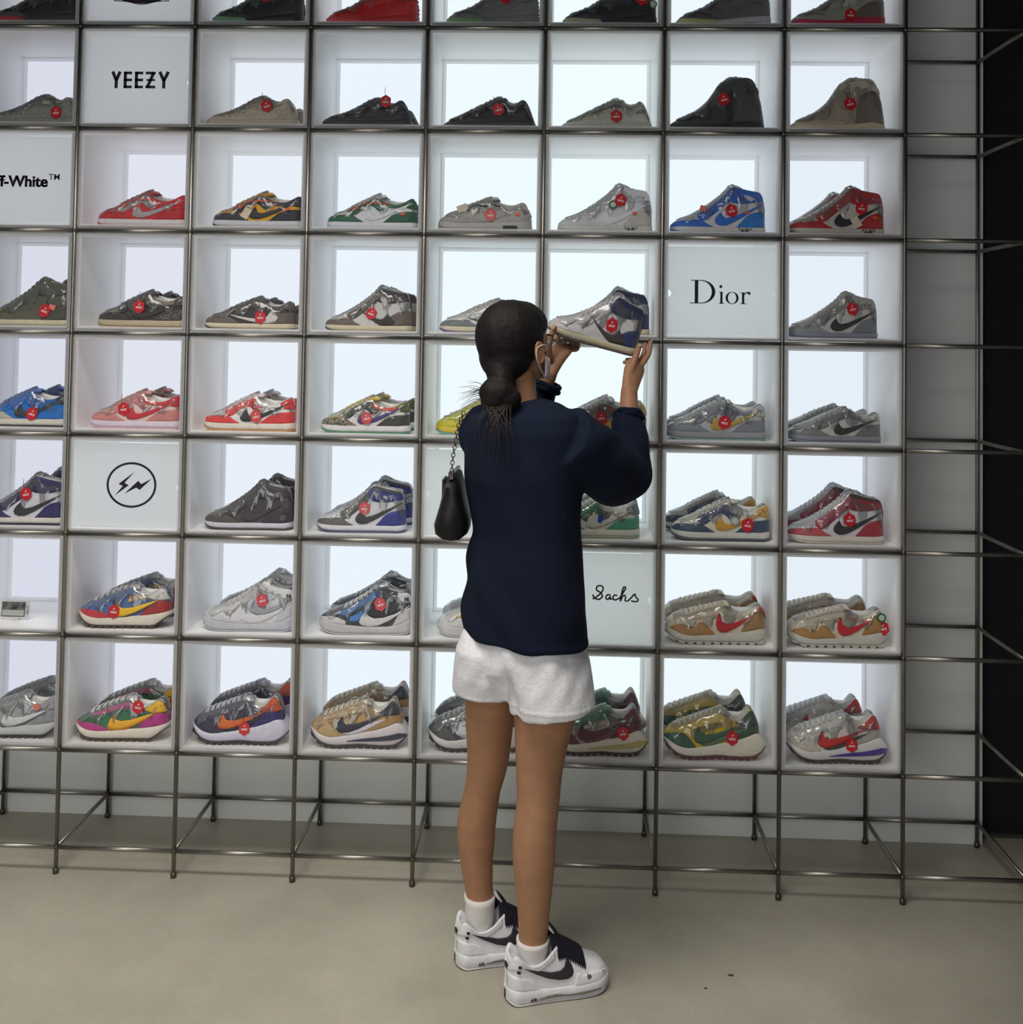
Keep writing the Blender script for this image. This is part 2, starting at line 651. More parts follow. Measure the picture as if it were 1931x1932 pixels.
def sole_mesh(L, name, lo, hi, out=0.0, bulge=0.5, a=-1.0, b=101.0):
    rows = []
    for x in stations(44, a + .1, b + L.ext - .1):
        w = float(L.sole_w(x)) + out
        z0, z1 = lo(x), max(hi(x), lo(x) + .2)
        h = z1 - z0
        sec = [(max(w - 1.6, .05), z0), (max(w - .5, .1), z0 + .12 * h), (w + bulge * .6, z0 + .4 * h), (w + bulge * .5, z0 + .65 * h), (max(w - .2, .1), z0 + .92 * h), (max(w - .9, .05), z1)]
        pts = [(x, -y, z) for y, z in sec] + [(x, y, z) for y, z in sec[::-1]]
        pts.append(pts[0])
        rows.append(np.array(pts))
    return grid_mesh(name, rows)


def panel_mesh(L, name, lo, hi, off=0.5, sides=(-1, 1), n=None, m=6, on='upper', sig=0.5):
    """overlay between two side-view curves; None = sole line / top edge"""
    xs = [p[0] for p in (lo or hi)] + [p[0] for p in (hi or lo)]
    a, b = max(min(xs), .25), min(max(xs), 99.75 if on == 'upper' else 99.75 + L.ext)
    n = n or int(max(10, (b - a) * .55))
    X = a + (b - a) * (np.linspace(0, 1, n) if b - a < 60 else stations(n, 0, 1))
    X = np.unique(np.concatenate([X, np.linspace(a, min(a + 3, b), 5), np.linspace(max(b - 3, a), b, 5)]))
    if on == 'upper':
        top, bot = L.ze(X) - .05, L.zt(X) - .4
        sf = L.side
    else:
        top, bot = L.zt(X) - .4, L.zb(X) + .6
        sf = lambda x, z: L.sole_w(x) + .35
    lo_ = curve(lo, sig)(X) if lo else bot
    hi_ = curve(hi, sig)(X) if hi else top
    lo_ = np.clip(lo_, bot, top)
    hi_ = np.clip(hi_, lo_ + .05, np.maximum(top, lo_ + .05))
    T = np.linspace(0, 1, m)
    XX = np.repeat(X[:, None], m, 1)
    ZZ = lo_[:, None] + (hi_ - lo_)[:, None] * T[None, :]
    Yv = sf(XX, ZZ)
    if on == 'upper':
        N = L.normal(XX, ZZ)
    else:
        N = np.zeros(XX.shape + (3,))
        N[..., 1] = 1
        e = .3
        dx = (L.sole_w(XX + e) - L.sole_w(XX - e)) / (2 * e)
        N[..., 0] = -dx
        N /= np.linalg.norm(N, axis=-1)[..., None]
    P = np.stack([XX, Yv, ZZ], -1)
    outer = P + N * off
    inner = P - N * .6
    allv, allf = [], []
    k = len(X)
    for s in sides:
        base = len(allv)
        for arr in (outer, inner):
            q = arr.reshape(-1, 3).copy()
            q[:, 1] *= s
            allv += q.tolist()
        km = k * m
        for i in range(k - 1):
            for j in range(m - 1):
                v = base + i * m + j
                allf.append((v, v + 1, v + m + 1, v + m))
        ring = [i * m for i in range(k)] + [(k - 1) * m + j for j in range(1, m)] + [i * m + m - 1 for i in range(k - 2, -1, -1)] + [j for j in range(m - 2, 0, -1)]
        for q in range(len(ring)):
            r0, r1 = ring[q], ring[(q + 1) % len(ring)]
            allf.append((base + r0, base + r1, base + km + r1, base + km + r0))
    v = np.array(allv)
    v[:, 0] -= 50
    me = new_mesh(name, v * U, allf)
    bm = bmesh.new()
    bm.from_mesh(me)
    bmesh.ops.recalc_face_normals(bm, faces=bm.faces)
    bm.to_mesh(me)
    bm.free()
    return me


def tongue_mesh(L, x0, x1, rise, wid=6.5, lean=4.0):
    rows = []
    for x in np.linspace(x0, x1, 12):
        t = (x - x0) / (x1 - x0)
        z = np.interp(x, [x0, x1], [L.zr(x0) + .3, L.zr(x0) + rise])
        z = max(z, float(L.zr(min(x, L.xo - 3))) + .4) if x < L.xo - 3 else z
        w = wid * (0.75 + .35 * t)
        xx = x + lean * t * t
        z -= 3.2 * max(0, t - .8) / .2 * (t - .8) * 3
        pts = []
        for a in np.linspace(-1, 1, 9):
            pts.append((xx + 1.2 * a * a, a * w, z - 2.2 * a * a - .0))
        for a in np.linspace(1, -1, 9):
            pts.append((xx + 1.2 * a * a + 2.2 * t, a * w * .97, z - 2.2 * a * a - 2.4))
        pts.append(pts[0])
        rows.append(np.array(pts))
    return grid_mesh('tongue', rows)


def lace_mesh(L, x0, x1, n, r=0.8):
    m = MB()
    for i in range(n):
        x = x0 + (x1 - x0) * i / (n - 1)
        for d in (-.9, .9):
            ze, zr = L.ze(x), L.zr(x)
            we = float(L.side(x, ze))
            pts = []
            for a in np.linspace(-1.02, 1.02, 11):
                an = (1 - abs(a)) * math.pi / 2
                y = we * .98 * math.copysign(math.cos(an), a)
                z = ze + (zr - ze) * math.sin(an) + 1.1
                xx = x + d * a * 1.6 + .4
                pts.append(((xx - 50) * U, y * U, z * U))
            m.tube(pts, r * U, 5)
    return m.mesh('laces', True)


def film_mesh(L, seed, top_extra):
    """loose clear film bridging instep, collar and heel; it clings elsewhere"""
    rg = np.random.default_rng(seed)
    rows = []
    X = np.linspace(7, 98.6, 40)
    prof = np.array([max(L.ze(x), L.zr(x) if x < L.xo else 0) for x in X])
    for q in range(3):
        mid = prof.copy()
        mid[2:-2] = (prof[4:] + prof[:-4]) / 2 - .15
        prof = np.maximum(prof, mid)
    bump = lambda x: top_extra * math.exp(-((x - L.xo - 2) / 9.0) ** 2)
    for i, x in enumerate(X):
        zt, ze = L.zt(x), L.ze(x)
        top = prof[i] + .7 + bump(x)
        z0 = zt + (ze - zt) * (0.55 + .22 * math.sin(x * .33 + seed) + .10 * math.sin(x * 1.1))
        w0 = float(L.side(x, z0)) + .9
        pts = []
        for a in np.linspace(-1, 1, 19):
            t = 1 - abs(a)
            y = math.copysign(1, a) * w0 * (1 - t ** 1.7) if abs(a) > .01 else 0
            z = z0 + (top - z0) * (1 - (1 - t) ** 1.9)
            pts.append((x + rg.normal(0, .25), y + rg.normal(0, .32), z + rg.normal(0, .5 - .28 * t) + .5))
        rows.append(np.array(pts))
    return grid_mesh('plastic_wrap', rows, False)


def stuffing_mesh(L):
    """crumpled tissue paper filling the collar"""
    rows = []
    X = np.linspace(L.xo - 5, 93, 16)
    rg = np.random.default_rng(int(L.xo * 10))
    z_a, z_b = float(L.zr(L.xo - 5)) + .6, float(L.ze(92)) - 1.0
    for i, x in enumerate(X):
        t = (x - X[0]) / (X[-1] - X[0])
        top = max(z_a + (z_b - z_a) * t - 3.2 * math.sin(math.pi * t), float(L.ze(x)) + .5 * math.sin(math.pi * t))
        low = float(L.ze(x)) - 6
        w = float(L.side(x, L.ze(x))) * .80
        e = math.sqrt(max(0.02, 1 - (2 * t - 1) ** 6))
        pts = []
        for a in np.linspace(-1, 1, 13):
            pts.append((x, a * w, low + (top - low) * e * (1 - abs(a) ** 2.6) + rg.normal(0, .25)))
        rows.append(np.array(pts))
    return grid_mesh('tissue_stuffing', rows)


SW = {
    'dunk': dict(hi=[(42.5, 15), (44, 19.3), (47, 22.2), (49.8, 24), (51.2, 18.6), (54, 17.2), (60, 17.8), (70, 21.3), (82, 26), (96, 31.5)],
                 lo=[(42.5, 15), (44, 12.2), (48, 10.9), (54, 11.2), (62, 13.6), (72, 18), (84, 24), (96, 31.2)]),
    'aj': dict(hi=[(45, 14.5), (46, 18), (49, 21.6), (52, 24.2), (53.6, 19.4), (57, 17.6), (64, 19), (75, 23.8), (97, 33.5)],
               lo=[(45, 14.5), (46.5, 11.4), (51, 9.7), (57, 10), (66, 14), (80, 22.2), (97, 33.2)]),
    'ajlow': dict(hi=[(47, 13.5), (48, 17), (51, 20), (53, 21.8), (54.6, 17.6), (58, 16), (66, 17.5), (76, 20.5), (95, 26.5)],
                  lo=[(47, 13.5), (48.5, 10.6), (53, 9), (60, 9.8), (70, 13.8), (82, 19.6), (95, 26.2)]),
    'back': dict(hi=[(31, 17.2), (40, 15.8), (52, 14), (62, 13.2), (69, 14), (72.5, 16.6), (75, 20.5), (77, 23), (81, 18.5), (84, 14)],
                 lo=[(31, 16.9), (42, 13.4), (55, 10.2), (66, 8.4), (75, 8.4), (81, 10), (84, 14)]),
    'backhigh': dict(hi=[(40, 27.6), (48, 22.5), (58, 17.2), (66, 15.2), (70, 17), (73.5, 22.4), (76.5, 18.5), (80, 15), (83, 12)],
                     lo=[(40, 27.2), (50, 18.5), (60, 11.4), (66, 8.2), (74, 8.2), (80, 9.2), (83, 12)]),
    'run': dict(hi=[(30, 22), (31.5, 27), (34, 30.5), (36, 32), (37.5, 27), (42, 25.4), (52, 26.5), (64, 30), (80, 35)],
                lo=[(30, 22), (31.5, 18.5), (36, 16.8), (44, 17.6), (54, 21), (66, 27), (80, 34.6)]),
    'run2': dict(hi=[(35, 19), (36, 23), (39, 27), (41, 28), (43, 23.6), (48, 22.4), (58, 24), (70, 28), (84, 32)],
                 lo=[(35, 19), (36.5, 16), (41, 14.2), (50, 15.2), (62, 19.6), (74, 26), (84, 31.7)]),
    'mars': dict(hi=[(49, 19), (50, 25), (52, 28.5), (53.5, 30), (55, 22.5), (60, 20), (68, 21.5), (78, 25), (86, 28.5)],
                 lo=[(49, 19), (50.5, 14.5), (54, 12), (60, 12.5), (70, 17), (80, 23.5), (86, 28.2)]),
    'blazer': dict(hi=[(44, 13), (46, 18), (49, 22.5), (51, 24.5), (53.5, 19.5), (60, 17), (70, 18), (82, 22), (97, 31)],
                   lo=[(44, 13), (47, 10), (54, 8.6), (64, 9.6), (76, 15), (88, 23), (97, 30.7)]),
    'af1': dict(hi=[(40, 18), (41, 22), (44, 26), (46.5, 28), (48.5, 22.5), (53, 20), (62, 19.8), (74, 22.4), (88, 26)],
                lo=[(40, 18), (41.5, 15), (46, 13.2), (54, 13.4), (64, 15.4), (76, 20), (88, 25.8)]),
}

STYLES = {}


def style(name, L, panels, tongue=None, laces=None, sole_split=None, film=2.5, extra=None, outsole=True):
    """panels: name -> dict(lo, hi, off, on)"""
    d = {'last': L, 'parts': []}
    d['parts'].append(('upper', upper_mesh(L)))
    oh = L.oh
    if outsole:
        d['parts'].append(('outsole', sole_mesh(L, 'outsole', lambda x: L.zb(x), lambda x: L.zb(x) + oh, -.15, .2)))
        d['parts'].append(('midsole', sole_mesh(L, 'midsole', lambda x: L.zb(x) + oh * .9, lambda x: L.zt(x))))
    else:
        d['parts'].append(('midsole', sole_mesh(L, 'midsole', lambda x: L.zb(x), lambda x: L.zt(x))))
    for pn, pd in panels.items():
        if pn.startswith('swoosh') and pd.get('key'):
            q = SW[pd['key']]
            dx = pd.get('dx', 0)
            dz = pd.get('dz', 0)
            hi = [(x + dx, z + dz) for x, z in q['hi']]
            lo = [(x + dx, z + dz) for x, z in q['lo']]
            for sd_ in (-1, 1):
                d['parts'].append((pn, panel_mesh(L, 'swoosh', lo, hi, pd.get('off', .95), (sd_,), 40, 5, sig=.25)))
        else:
            xs = [q[0] for q in (pd.get('lo') or []) + (pd.get('hi') or [])]
            wraps = min(xs) < 1.5 or max(xs) > 98.4
            for sd_ in (((-1, 1),) if wraps else ((-1,), (1,))):
                d['parts'].append((pn, panel_mesh(L, pn, pd.get('lo'), pd.get('hi'), pd.get('off', .5), sd_, on=pd.get('on', 'upper'))))
    if tongue:
        d['parts'].append(('tongue', tongue_mesh(L, *tongue)))
    if laces:
        d['parts'].append(('laces', lace_mesh(L, *laces)))
    if film:
        d['parts'].append(('tissue_stuffing', stuffing_mesh(L)))
        d['parts'].append(('plastic_wrap', film_mesh(L, len(STYLES) + 3, film)))
    for e in extra or []:
        d['parts'].append(e)
    STYLES[name] = d
    return d


def tread_mesh(L, n, x0, x1, h=1.8):
    m = MB()
    for i in range(n):
        x = x0 + (x1 - x0) * i / (n - 1)
        dx = (x1 - x0) / n * .36
        w = float(L.sole_w(x)) + .15
        z = L.zb(x)
        z2 = L.zb(x + dx)
        z1 = L.zb(x - dx)
        vs = [((x - dx - 50) * U, s * w * U, (z1 - h) * U) for s in (-1, 1)] + [((x + dx - 50) * U, s * w * U, (z2 - h) * U) for s in (1, -1)]
        vs += [((x - dx - 50) * U, s * w * U, (z1 + 1) * U) for s in (-1, 1)] + [((x + dx - 50) * U, s * w * U, (z2 + 1) * U) for s in (1, -1)]
        m.add(vs, [(3, 2, 1, 0), (4, 5, 6, 7), (0, 1, 5, 4), (1, 2, 6, 5), (2, 3, 7, 6), (3, 0, 4, 7)])
    return m.mesh('tread')


FLAT = [(-2, 5.5), (2, 3.2), (8, 1.3), (18, .3), (50, 0), (94, 0), (100, .8), (102, 1.2)]

# -- low court shoe
L = Last(zt=[(-2, 10), (5, 9.8), (50, 9.3), (100, 9.8)], zb=FLAT,
         ze=[(0, 11.5), (2.5, 15), (6, 17), (12, 18.4), (20, 20.6), (27, 24.5), (40, 30.5), (52, 36.4), (57, 36.4), (62, 33.8), (69, 30.4), (76, 29.2), (84, 30.4), (90, 34), (94.5, 36.8), (97, 36.2), (99, 31), (100, 24)],
         zr=[(0, 12), (3, 16), (8, 19), (14, 20.6), (22, 24), (30, 29.5), (40, 34.6), (50, 39), (57, 41), (62, 40), (100, 36)], xo=60)
P_DUNK = dict(
    toe_box=dict(hi=None, lo=[(0, 11.5), (5, 15), (24, 16), (27, 20)], off=.25),
    toe_wrap=dict(lo=None, hi=[(0, 13.2), (4, 15.8), (10, 16.6), (18, 17), (25, 17.6), (30, 17), (36, 13), (42, 9.6)]),
    eyestay=dict(lo=[(25, 20), (29, 16.4), (34, 17.4), (42, 24), (50, 28.2), (54, 26), (58, 22), (62, 21.4), (67, 27)], hi=None),
    heel_counter=dict(lo=None, hi=[(64, 9.4), (69, 13.5), (74, 17.5), (82, 20.4), (90, 21.6), (100, 21.8)]),
    collar=dict(lo=[(58, 29.5), (66, 26.4), (75, 25.4), (86, 27), (91, 28.5)], hi=None, off=.75),
    heel_tab=dict(lo=[(86, 28), (90, 25.5), (100, 24.4)], hi=None, off=.9),
    swoosh=dict(key='dunk'))
style('dunk', L, P_DUNK, tongue=(28, 62, 15.5, 6.5, 2), laces=(28, 54, 6))

# -- chunky low runner sole with window
L = Last(zt=[(-2, 11), (5, 11.5), (30, 10), (60, 11), (100, 13)], zb=FLAT,
         ze=[(0, 12.5), (3, 15.4), (8, 17.8), (18, 21.5), (27, 26), (42, 31.5), (55, 34.5), (60, 34), (68, 30), (76, 28.4), (84, 29.5), (92, 33.5), (96, 33), (99, 27), (100, 22)],
         zr=[(0, 13), (4, 17), (12, 21), (22, 25.5), (32, 30.5), (46, 36), (56, 38.5), (62, 37), (100, 33)], xo=60)
style('airmax', L, dict(
    toe_wrap=dict(lo=None, hi=[(0, 14), (8, 16.5), (20, 17.2), (34, 15), (48, 13), (58, 12)]),
    eyestay=dict(lo=[(24, 22), (32, 20), (42, 24), (52, 27), (60, 26), (64, 29)], hi=None),
    heel_counter=dict(lo=None, hi=[(66, 12), (74, 17), (84, 20), (100, 21)]),
    collar=dict(lo=[(58, 30), (68, 26), (78, 25), (88, 27)], hi=None, off=.7),
    heel_tab=dict(lo=[(84, 27), (90, 25), (100, 24)], hi=None, off=.8),
    sole_window=dict(lo=[(72, 3.6), (88, 3.6)], hi=[(72, 6.6), (74, 7.4), (86, 7.4), (88, 6.6)], on='sole', off=.4),
    swoosh=dict(key='dunk')), tongue=(28, 62, 14, 6.5, 3), laces=(26, 54, 6))

# -- high court shoe
ZE_H = [(0, 10.5), (2.5, 13.5), (6, 15.6), (12, 17.2), (20, 19.4), (30, 23.6), (40, 29.8), (50, 37), (57, 43.6), (62, 49.6), (65, 51.8), (70, 51), (78, 48.8), (88, 47), (94, 46), (96.5, 42), (98.4, 34), (100, 22)]
ZR_H = [(0, 11), (3, 14.4), (8, 17.4), (14, 19.2), (22, 22.2), (30, 27), (40, 33.6), (50, 41), (57, 47.4), (62, 52.4), (68, 53), (100, 46)]
WE_H = [(-2, .72), (12, .66), (25, .56), (45, .46), (60, .52), (75, .58), (90, .60), (102, .58)]
L = Last(zt=[(-2, 8.4), (5, 8.6), (50, 8.2), (100, 8.4)], zb=FLAT, ze=ZE_H, zr=ZR_H, xo=66, we=WE_H, lean=1.5, depth=10, outsole=2.0)
P_HIGH = dict(
    toe_box=dict(hi=None, lo=[(0, 10.5), (5, 13.5), (26, 15), (30, 20)], off=.25),
    toe_wrap=dict(lo=None, hi=[(0, 11.6), (4, 13.6), (10, 14.6), (18, 15.2), (26, 16), (31, 15.4), (37, 11.4), (43, 8.4)]),
    eyestay=dict(lo=[(27, 18), (31, 14.4), (36, 15.4), (44, 21.6), (52, 28), (58, 33), (63, 37), (67, 40)], hi=None),
    heel_counter=dict(lo=None, hi=[(68, 8.3), (73, 13.5), (78, 19.4), (84, 23), (92, 25), (100, 25.6)]),
    ankle_panel=dict(lo=[(57, 41.5), (60, 37.5), (65, 34.6), (74, 33.4), (84, 34.4), (94, 36), (100, 36.4)], hi=None, off=.7),
    collar_top=dict(lo=[(63, 49), (70, 46.8), (80, 44.4), (90, 43), (99, 42)], hi=None, off=1.0),
    swoosh=dict(key='aj'))
style('high', L, P_HIGH, tongue=(34, 68, 27, 6.2, 2), laces=(32, 59, 7))
style('high_back', L, {**P_HIGH, 'swoosh': dict(key='backhigh')}, tongue=(34, 68, 27, 6.2, 2), laces=(32, 59, 7))
# high shoe with strap and stepped midsole, only its lower part is seen
L = Last(zt=[(-2, 11), (5, 11.5), (25, 9.5), (45, 9), (70, 13), (100, 15)], zb=FLAT, ze=ZE_H, zr=ZR_H, xo=66, we=WE_H, lean=1.5, depth=10, outsole=2.0)
style('strap_high', L, dict(
    toe_wrap=dict(lo=None, hi=[(0, 13), (6, 14.6), (16, 16), (28, 17), (36, 14), (44, 9.4)]),
    eyestay=dict(lo=[(27, 19), (34, 17), (44, 23), (54, 30), (62, 36), (67, 40)], hi=None),
    ankle_strap=dict(lo=[(40, 25), (48, 24), (60, 26), (74, 31)], hi=[(40, 28), (48, 33), (60, 36), (74, 38)], off=1.0),
    heel_counter=dict(lo=None, hi=[(62, 12), (70, 22), (80, 29), (100, 31)]),
    sole_toe=dict(lo=None, hi=[(0, 20), (30, 20), (44, 2)], on='sole', off=.5),
    sole_window=dict(lo=[(69, 4.2), (83, 4.2)], hi=[(69, 6.4), (83, 6.4)], on='sole', off=.5)),
    tongue=(34, 68, 27, 6.2, 2), laces=(32, 59, 7))

# -- slim low version of the high shoe
L = Last(zt=[(-2, 8.2), (5, 8.4), (50, 8), (100, 8.2)], zb=FLAT,
         ze=[(0, 10), (2.5, 13), (6, 15), (12, 16.4), (20, 18.6), (30, 22.6), (40, 27), (52, 31.4), (60, 33.6), (64, 33), (70, 29.4), (77, 26.8), (84, 26.6), (90, 29.6), (95, 33.4), (97.4, 32), (99, 27), (100, 20)],
         zr=[(0, 10.6), (3, 13.8), (8, 16.6), (14, 18.2), (22, 21.4), (30, 25.6), (40, 30.4), (52, 35), (60, 37), (66, 36), (100, 32)], xo=64, outsole=2.2)
P_LOW = dict(
    toe_box=dict(hi=None, lo=[(0, 10), (5, 12.5), (26, 14.5), (30, 18)], off=.25),
    toe_wrap=dict(lo=None, hi=[(0, 11.2), (4, 13.2), (10, 14.2), (18, 14.6), (26, 15.2), (31, 14.6), (37, 11), (43, 8.2)]),
    eyestay=dict(lo=[(27, 17.4), (31, 14), (38, 16), (48, 22), (58, 26), (66, 27)], hi=None),
    heel_counter=dict(lo=None, hi=[(69, 8), (74, 13), (79, 17.4), (86, 20), (100, 21)]),
    collar=dict(lo=[(62, 28.5), (70, 25.4), (78, 23.2), (86, 23.6), (92, 26)], hi=None, off=.75),
    heel_tab=dict(lo=[(88, 25.4), (93, 24), (100, 23.4)], hi=None, off=.8),
    swoosh=dict(key='ajlow'))
style('slim', L, P_LOW, tongue=(30, 66, 13, 6.2, 3), laces=(30, 57, 6))
style('slim_back', L, {**P_LOW, 'swoosh': dict(key='back')}, tongue=(30, 66, 13, 6.2, 3), laces=(30, 57, 6))

# -- knit low shoe with bumpy tongue and rounded sole
L = Last(zt=[(-2, 9), (5, 9.5), (30, 8.5), (60, 9.5), (100, 11)], zb=[(-2, 4), (3, 2), (12, .4), (50, 0), (94, 0), (100, 1.6), (102, 2)],
         ze=[(0, 10), (3, 11.8), (8, 13), (20, 15.2), (30, 18), (40, 22.6), (48, 27.6), (55, 32), (60, 33.4), (66, 32), (72, 28.2), (77, 27), (82, 29.4), (87, 33), (91, 32.6), (95, 26), (98, 19), (100, 14)],
         zr=[(0, 10.6), (4, 13), (12, 15.4), (24, 18.4), (34, 23), (44, 29), (54, 34.6), (61, 36), (66, 34), (100, 30)], xo=65, outsole=1.6)
style('knit', L, dict(
    toe_wrap=dict(lo=None, hi=[(0, 11), (10, 12), (26, 12.8), (44, 12), (58, 10.6)]),
    side_panel=dict(lo=[(22, 13.5), (40, 13.2), (60, 13.6), (82, 15), (92, 17)], hi=[(22, 14.6), (34, 17.6), (46, 22.5), (60, 24.4), (76, 22.4), (92, 19)]),
    eyestay=dict(lo=[(30, 16.8), (42, 21), (52, 26), (62, 28.5), (68, 28)], hi=None, off=.8),
    heel_counter=dict(lo=None, hi=[(78, 11), (84, 18), (92, 23.5), (100, 22)], off=.8),
    collar=dict(lo=[(64, 29), (72, 25.4), (80, 25.6), (90, 29)], hi=None, off=1.0)),
    tongue=(36, 66, 14, 6.2, 2), laces=(34, 58, 5, 1.0))

# -- wave-like low trainer
L = Last(zt=[(-2, 5), (10, 6.5), (40, 8), (70, 10), (100, 9)], zb=[(-2, 2.5), (3, 1.2), (12, .2), (50, 0), (94, 0), (100, 1)],
         ze=[(0, 6), (4, 8.4), (10, 11), (20, 15), (32, 20.6), (44, 26.6), (54, 31.6), (60, 33.8), (65, 32), (72, 27.4), (77, 26.6), (82, 30.6), (86, 33.8), (90, 32.4), (94, 26), (97, 17), (100, 9)],
         zr=[(0, 6.6), (6, 10.6), (14, 14.6), (24, 19.2), (36, 25.4), (48, 31.6), (58, 36.2), (62, 36.4), (66, 34), (100, 30)], xo=64, outsole=1.5)
style('wave', L, dict(
    toe_wrap=dict(lo=None, hi=[(0, 8), (8, 9.6), (20, 12), (34, 12.4), (50, 11)]),
    side_panel=dict(lo=[(24, 12), (40, 13), (60, 16), (78, 20)], hi=[(24, 15.4), (38, 20), (52, 25), (64, 26), (78, 24)]),
    stripe=dict(lo=[(34, 18), (48, 23), (60, 27.4), (68, 27)], hi=[(34, 19.4), (48, 25), (60, 29.4), (68, 28.2)], off=.9),
    heel_counter=dict(lo=None, hi=[(70, 10), (78, 18), (86, 24), (94, 24), (100, 16)]),
    heel_window=dict(lo=[(82, 18.5), (92, 19.5)], hi=[(82, 20.4), (85, 23), (90, 23.4), (92, 21.4)], off=.9)),
    tongue=(36, 66, 14, 6.2, 2), laces=(32, 57, 6))

# -- suede boot with zip and strap
L = Last(zt=[(-2, 8), (5, 8.5), (30, 8), (60, 9), (84, 12), (100, 9)], zb=[(-2, 2), (3, .8), (12, .2), (50, 0), (94, 0), (100, .6)],
         ze=[(0, 9), (3, 11), (10, 13.6), (20, 17), (30, 21.4), (38, 26.6), (45, 34), (49, 42), (52, 50.6), (56, 54.4), (62, 56.6), (70, 58.6), (80, 59.4), (86, 58), (90, 53), (94, 42), (97, 26), (100, 12)],
         zr=[(0, 9.6), (5, 13), (14, 17.4), (24, 21.6), (34, 27.4), (42, 35), (47, 44), (52, 53), (58, 57), (64, 59), (100, 58)], xo=66, we=WE_H, lean=1.4, depth=8, outsole=1.6)
style('boot', L, dict(
    toe_wrap=dict(lo=None, hi=[(0, 10.4), (8, 11.6), (24, 13), (40, 13.6), (56, 12)]),
    eyestay=dict(lo=[(28, 19), (36, 21), (44, 28), (50, 38), (54, 46), (57, 49)], hi=None),
    zip=dict(lo=[(58, 12), (64, 12)], hi=[(58, 50), (61, 54), (64, 54)], off=.9),
    ankle_strap=dict(lo=[(52, 42), (64, 45), (80, 49), (93, 42)], hi=[(52, 48), (62, 55), (76, 57.6), (93, 47)], off=1.1),
    heel_counter=dict(lo=None, hi=[(66, 9), (69, 34), (74, 42), (86, 46), (100, 30)], off=.6)),
    tongue=(38, 62, 32, 5.6, 4), laces=(30, 50, 6))

# -- mid-high wedge shoe with rubber cup sole
L = Last(zt=[(-2, 13), (8, 13), (24, 11), (50, 8.6), (74, 8.6), (88, 12), (100, 18)], zb=[(-2, 7.5), (3, 4.4), (9, 1.8), (18, .3), (50, 0), (90, 0), (97, 1.8), (102, 4)],
         ze=[(0, 14.5), (3, 17), (8, 19), (16, 20.5), (28, 24.6), (40, 30.6), (50, 37), (58, 43.6), (63, 47.4), (68, 48.6), (76, 45.6), (86, 43.2), (94, 43.6), (97, 42), (99, 34), (100, 26)],
         zr=[(0, 15), (4, 18.6), (12, 21.4), (22, 25), (32, 30), (44, 37), (54, 44), (62, 49), (68, 50.6), (100, 44)], xo=67, we=WE_H, lean=1.6, depth=10, outsole=1.4)
style('blazer', L, dict(
    toe_wrap=dict(lo=None, hi=[(0, 15.4), (6, 17), (14, 18), (22, 17), (30, 14)], off=.4),
    eyestay=dict(lo=[(20, 20), (28, 19), (38, 23), (48, 29), (58, 35), (64, 38), (70, 42)], hi=None),
    side_stripe=dict(lo=[(34, 14), (42, 13.4), (50, 20), (56, 27)], hi=[(34, 18), (42, 21), (50, 27), (56, 31)], off=.7),
    foxing_wedge=dict(lo=None, hi=[(26, 14), (36, 13), (50, 11), (76, 9.4)], off=.7),
    heel_counter=dict(lo=None, hi=[(80, 11), (86, 22), (92, 27), (100, 29)]),
    heel_tab=dict(lo=[(84, 36), (90, 33), (100, 33)], hi=None, off=.9),
    collar=dict(lo=[(62, 43), (72, 40.6), (84, 38.6)], hi=None, off=.7),
    swoosh=dict(key='blazer'), swoosh_second=dict(key='blazer', dx=7, dz=8.5, off=.7)), tongue=(34, 69, 24, 6.2, 2), laces=(28, 60, 7), film=4)

# -- stacked runner with long curved midsole
ZE_R = [(0, 20), (2.5, 24.4), (6, 27), (12, 29.4), (20, 32), (30, 35.6), (42, 40), (54, 44), (60, 44.4), (66, 41), (73, 37.6), (79, 39), (85, 45), (89, 50.4), (92, 50), (95, 43), (98, 35), (100, 30)]
ZR_R = [(0, 20.6), (4, 26.6), (10, 30.6), (18, 34), (30, 39), (42, 43.6), (54, 47.6), (62, 48), (66, 46), (100, 44)]
L = Last(zt=[(-2, 20.5), (4, 18.6), (12, 14.6), (22, 12), (32, 12.6), (44, 14.6), (58, 17), (72, 19.6), (84, 23.5), (93, 27.5), (98, 27), (102, 22), (107, 15)],
         zb=[(-2, 17), (2, 13.6), (6, 9.4), (12, 5.4), (20, 2.6), (30, 1.9), (44, 2.6), (56, 3.2), (66, 2.3), (76, 1.8), (86, 1.9), (93, 3.0), (98, 5.2), (103, 9), (107, 12.5)],
         ze=ZE_R, zr=ZR_R, xo=62, W=16.4, heel=13.6, sole_out=1.4, depth=12, outsole=1.5, ext=6)
P_RUN = dict(
    toe_wrap=dict(lo=None, hi=[(0, 21), (4, 24), (12, 26.4), (20, 26), (26, 21), (32, 14)]),
    eyestay=dict(lo=[(14, 29.6), (22, 29), (34, 31.4), (46, 35), (56, 37), (64, 37)], hi=None),
    overlay=dict(lo=[(30, 26.4), (40, 27.5), (52, 31), (62, 34)], hi=[(30, 30), (40, 32.6), (52, 36.4), (62, 37)], off=.6),
    heel_counter=dict(lo=None, hi=[(64, 18), (70, 26), (77, 33), (86, 36), (100, 36)]),
    heel_tab=dict(lo=[(74, 36.5), (80, 34.6), (88, 36), (98, 36)], hi=None, off=1.0),
    swoosh=dict(key='run'),
    swoosh_second=dict(key='run2', off=.75),
    sole_wedge=dict(lo=[(42, 8), (60, 8.2), (78, 8.8), (90, 10), (105, 13)], hi=[(42, 8.6), (60, 11.4), (78, 13.4), (90, 16), (98, 18), (105, 16)], on='sole', off=.5))
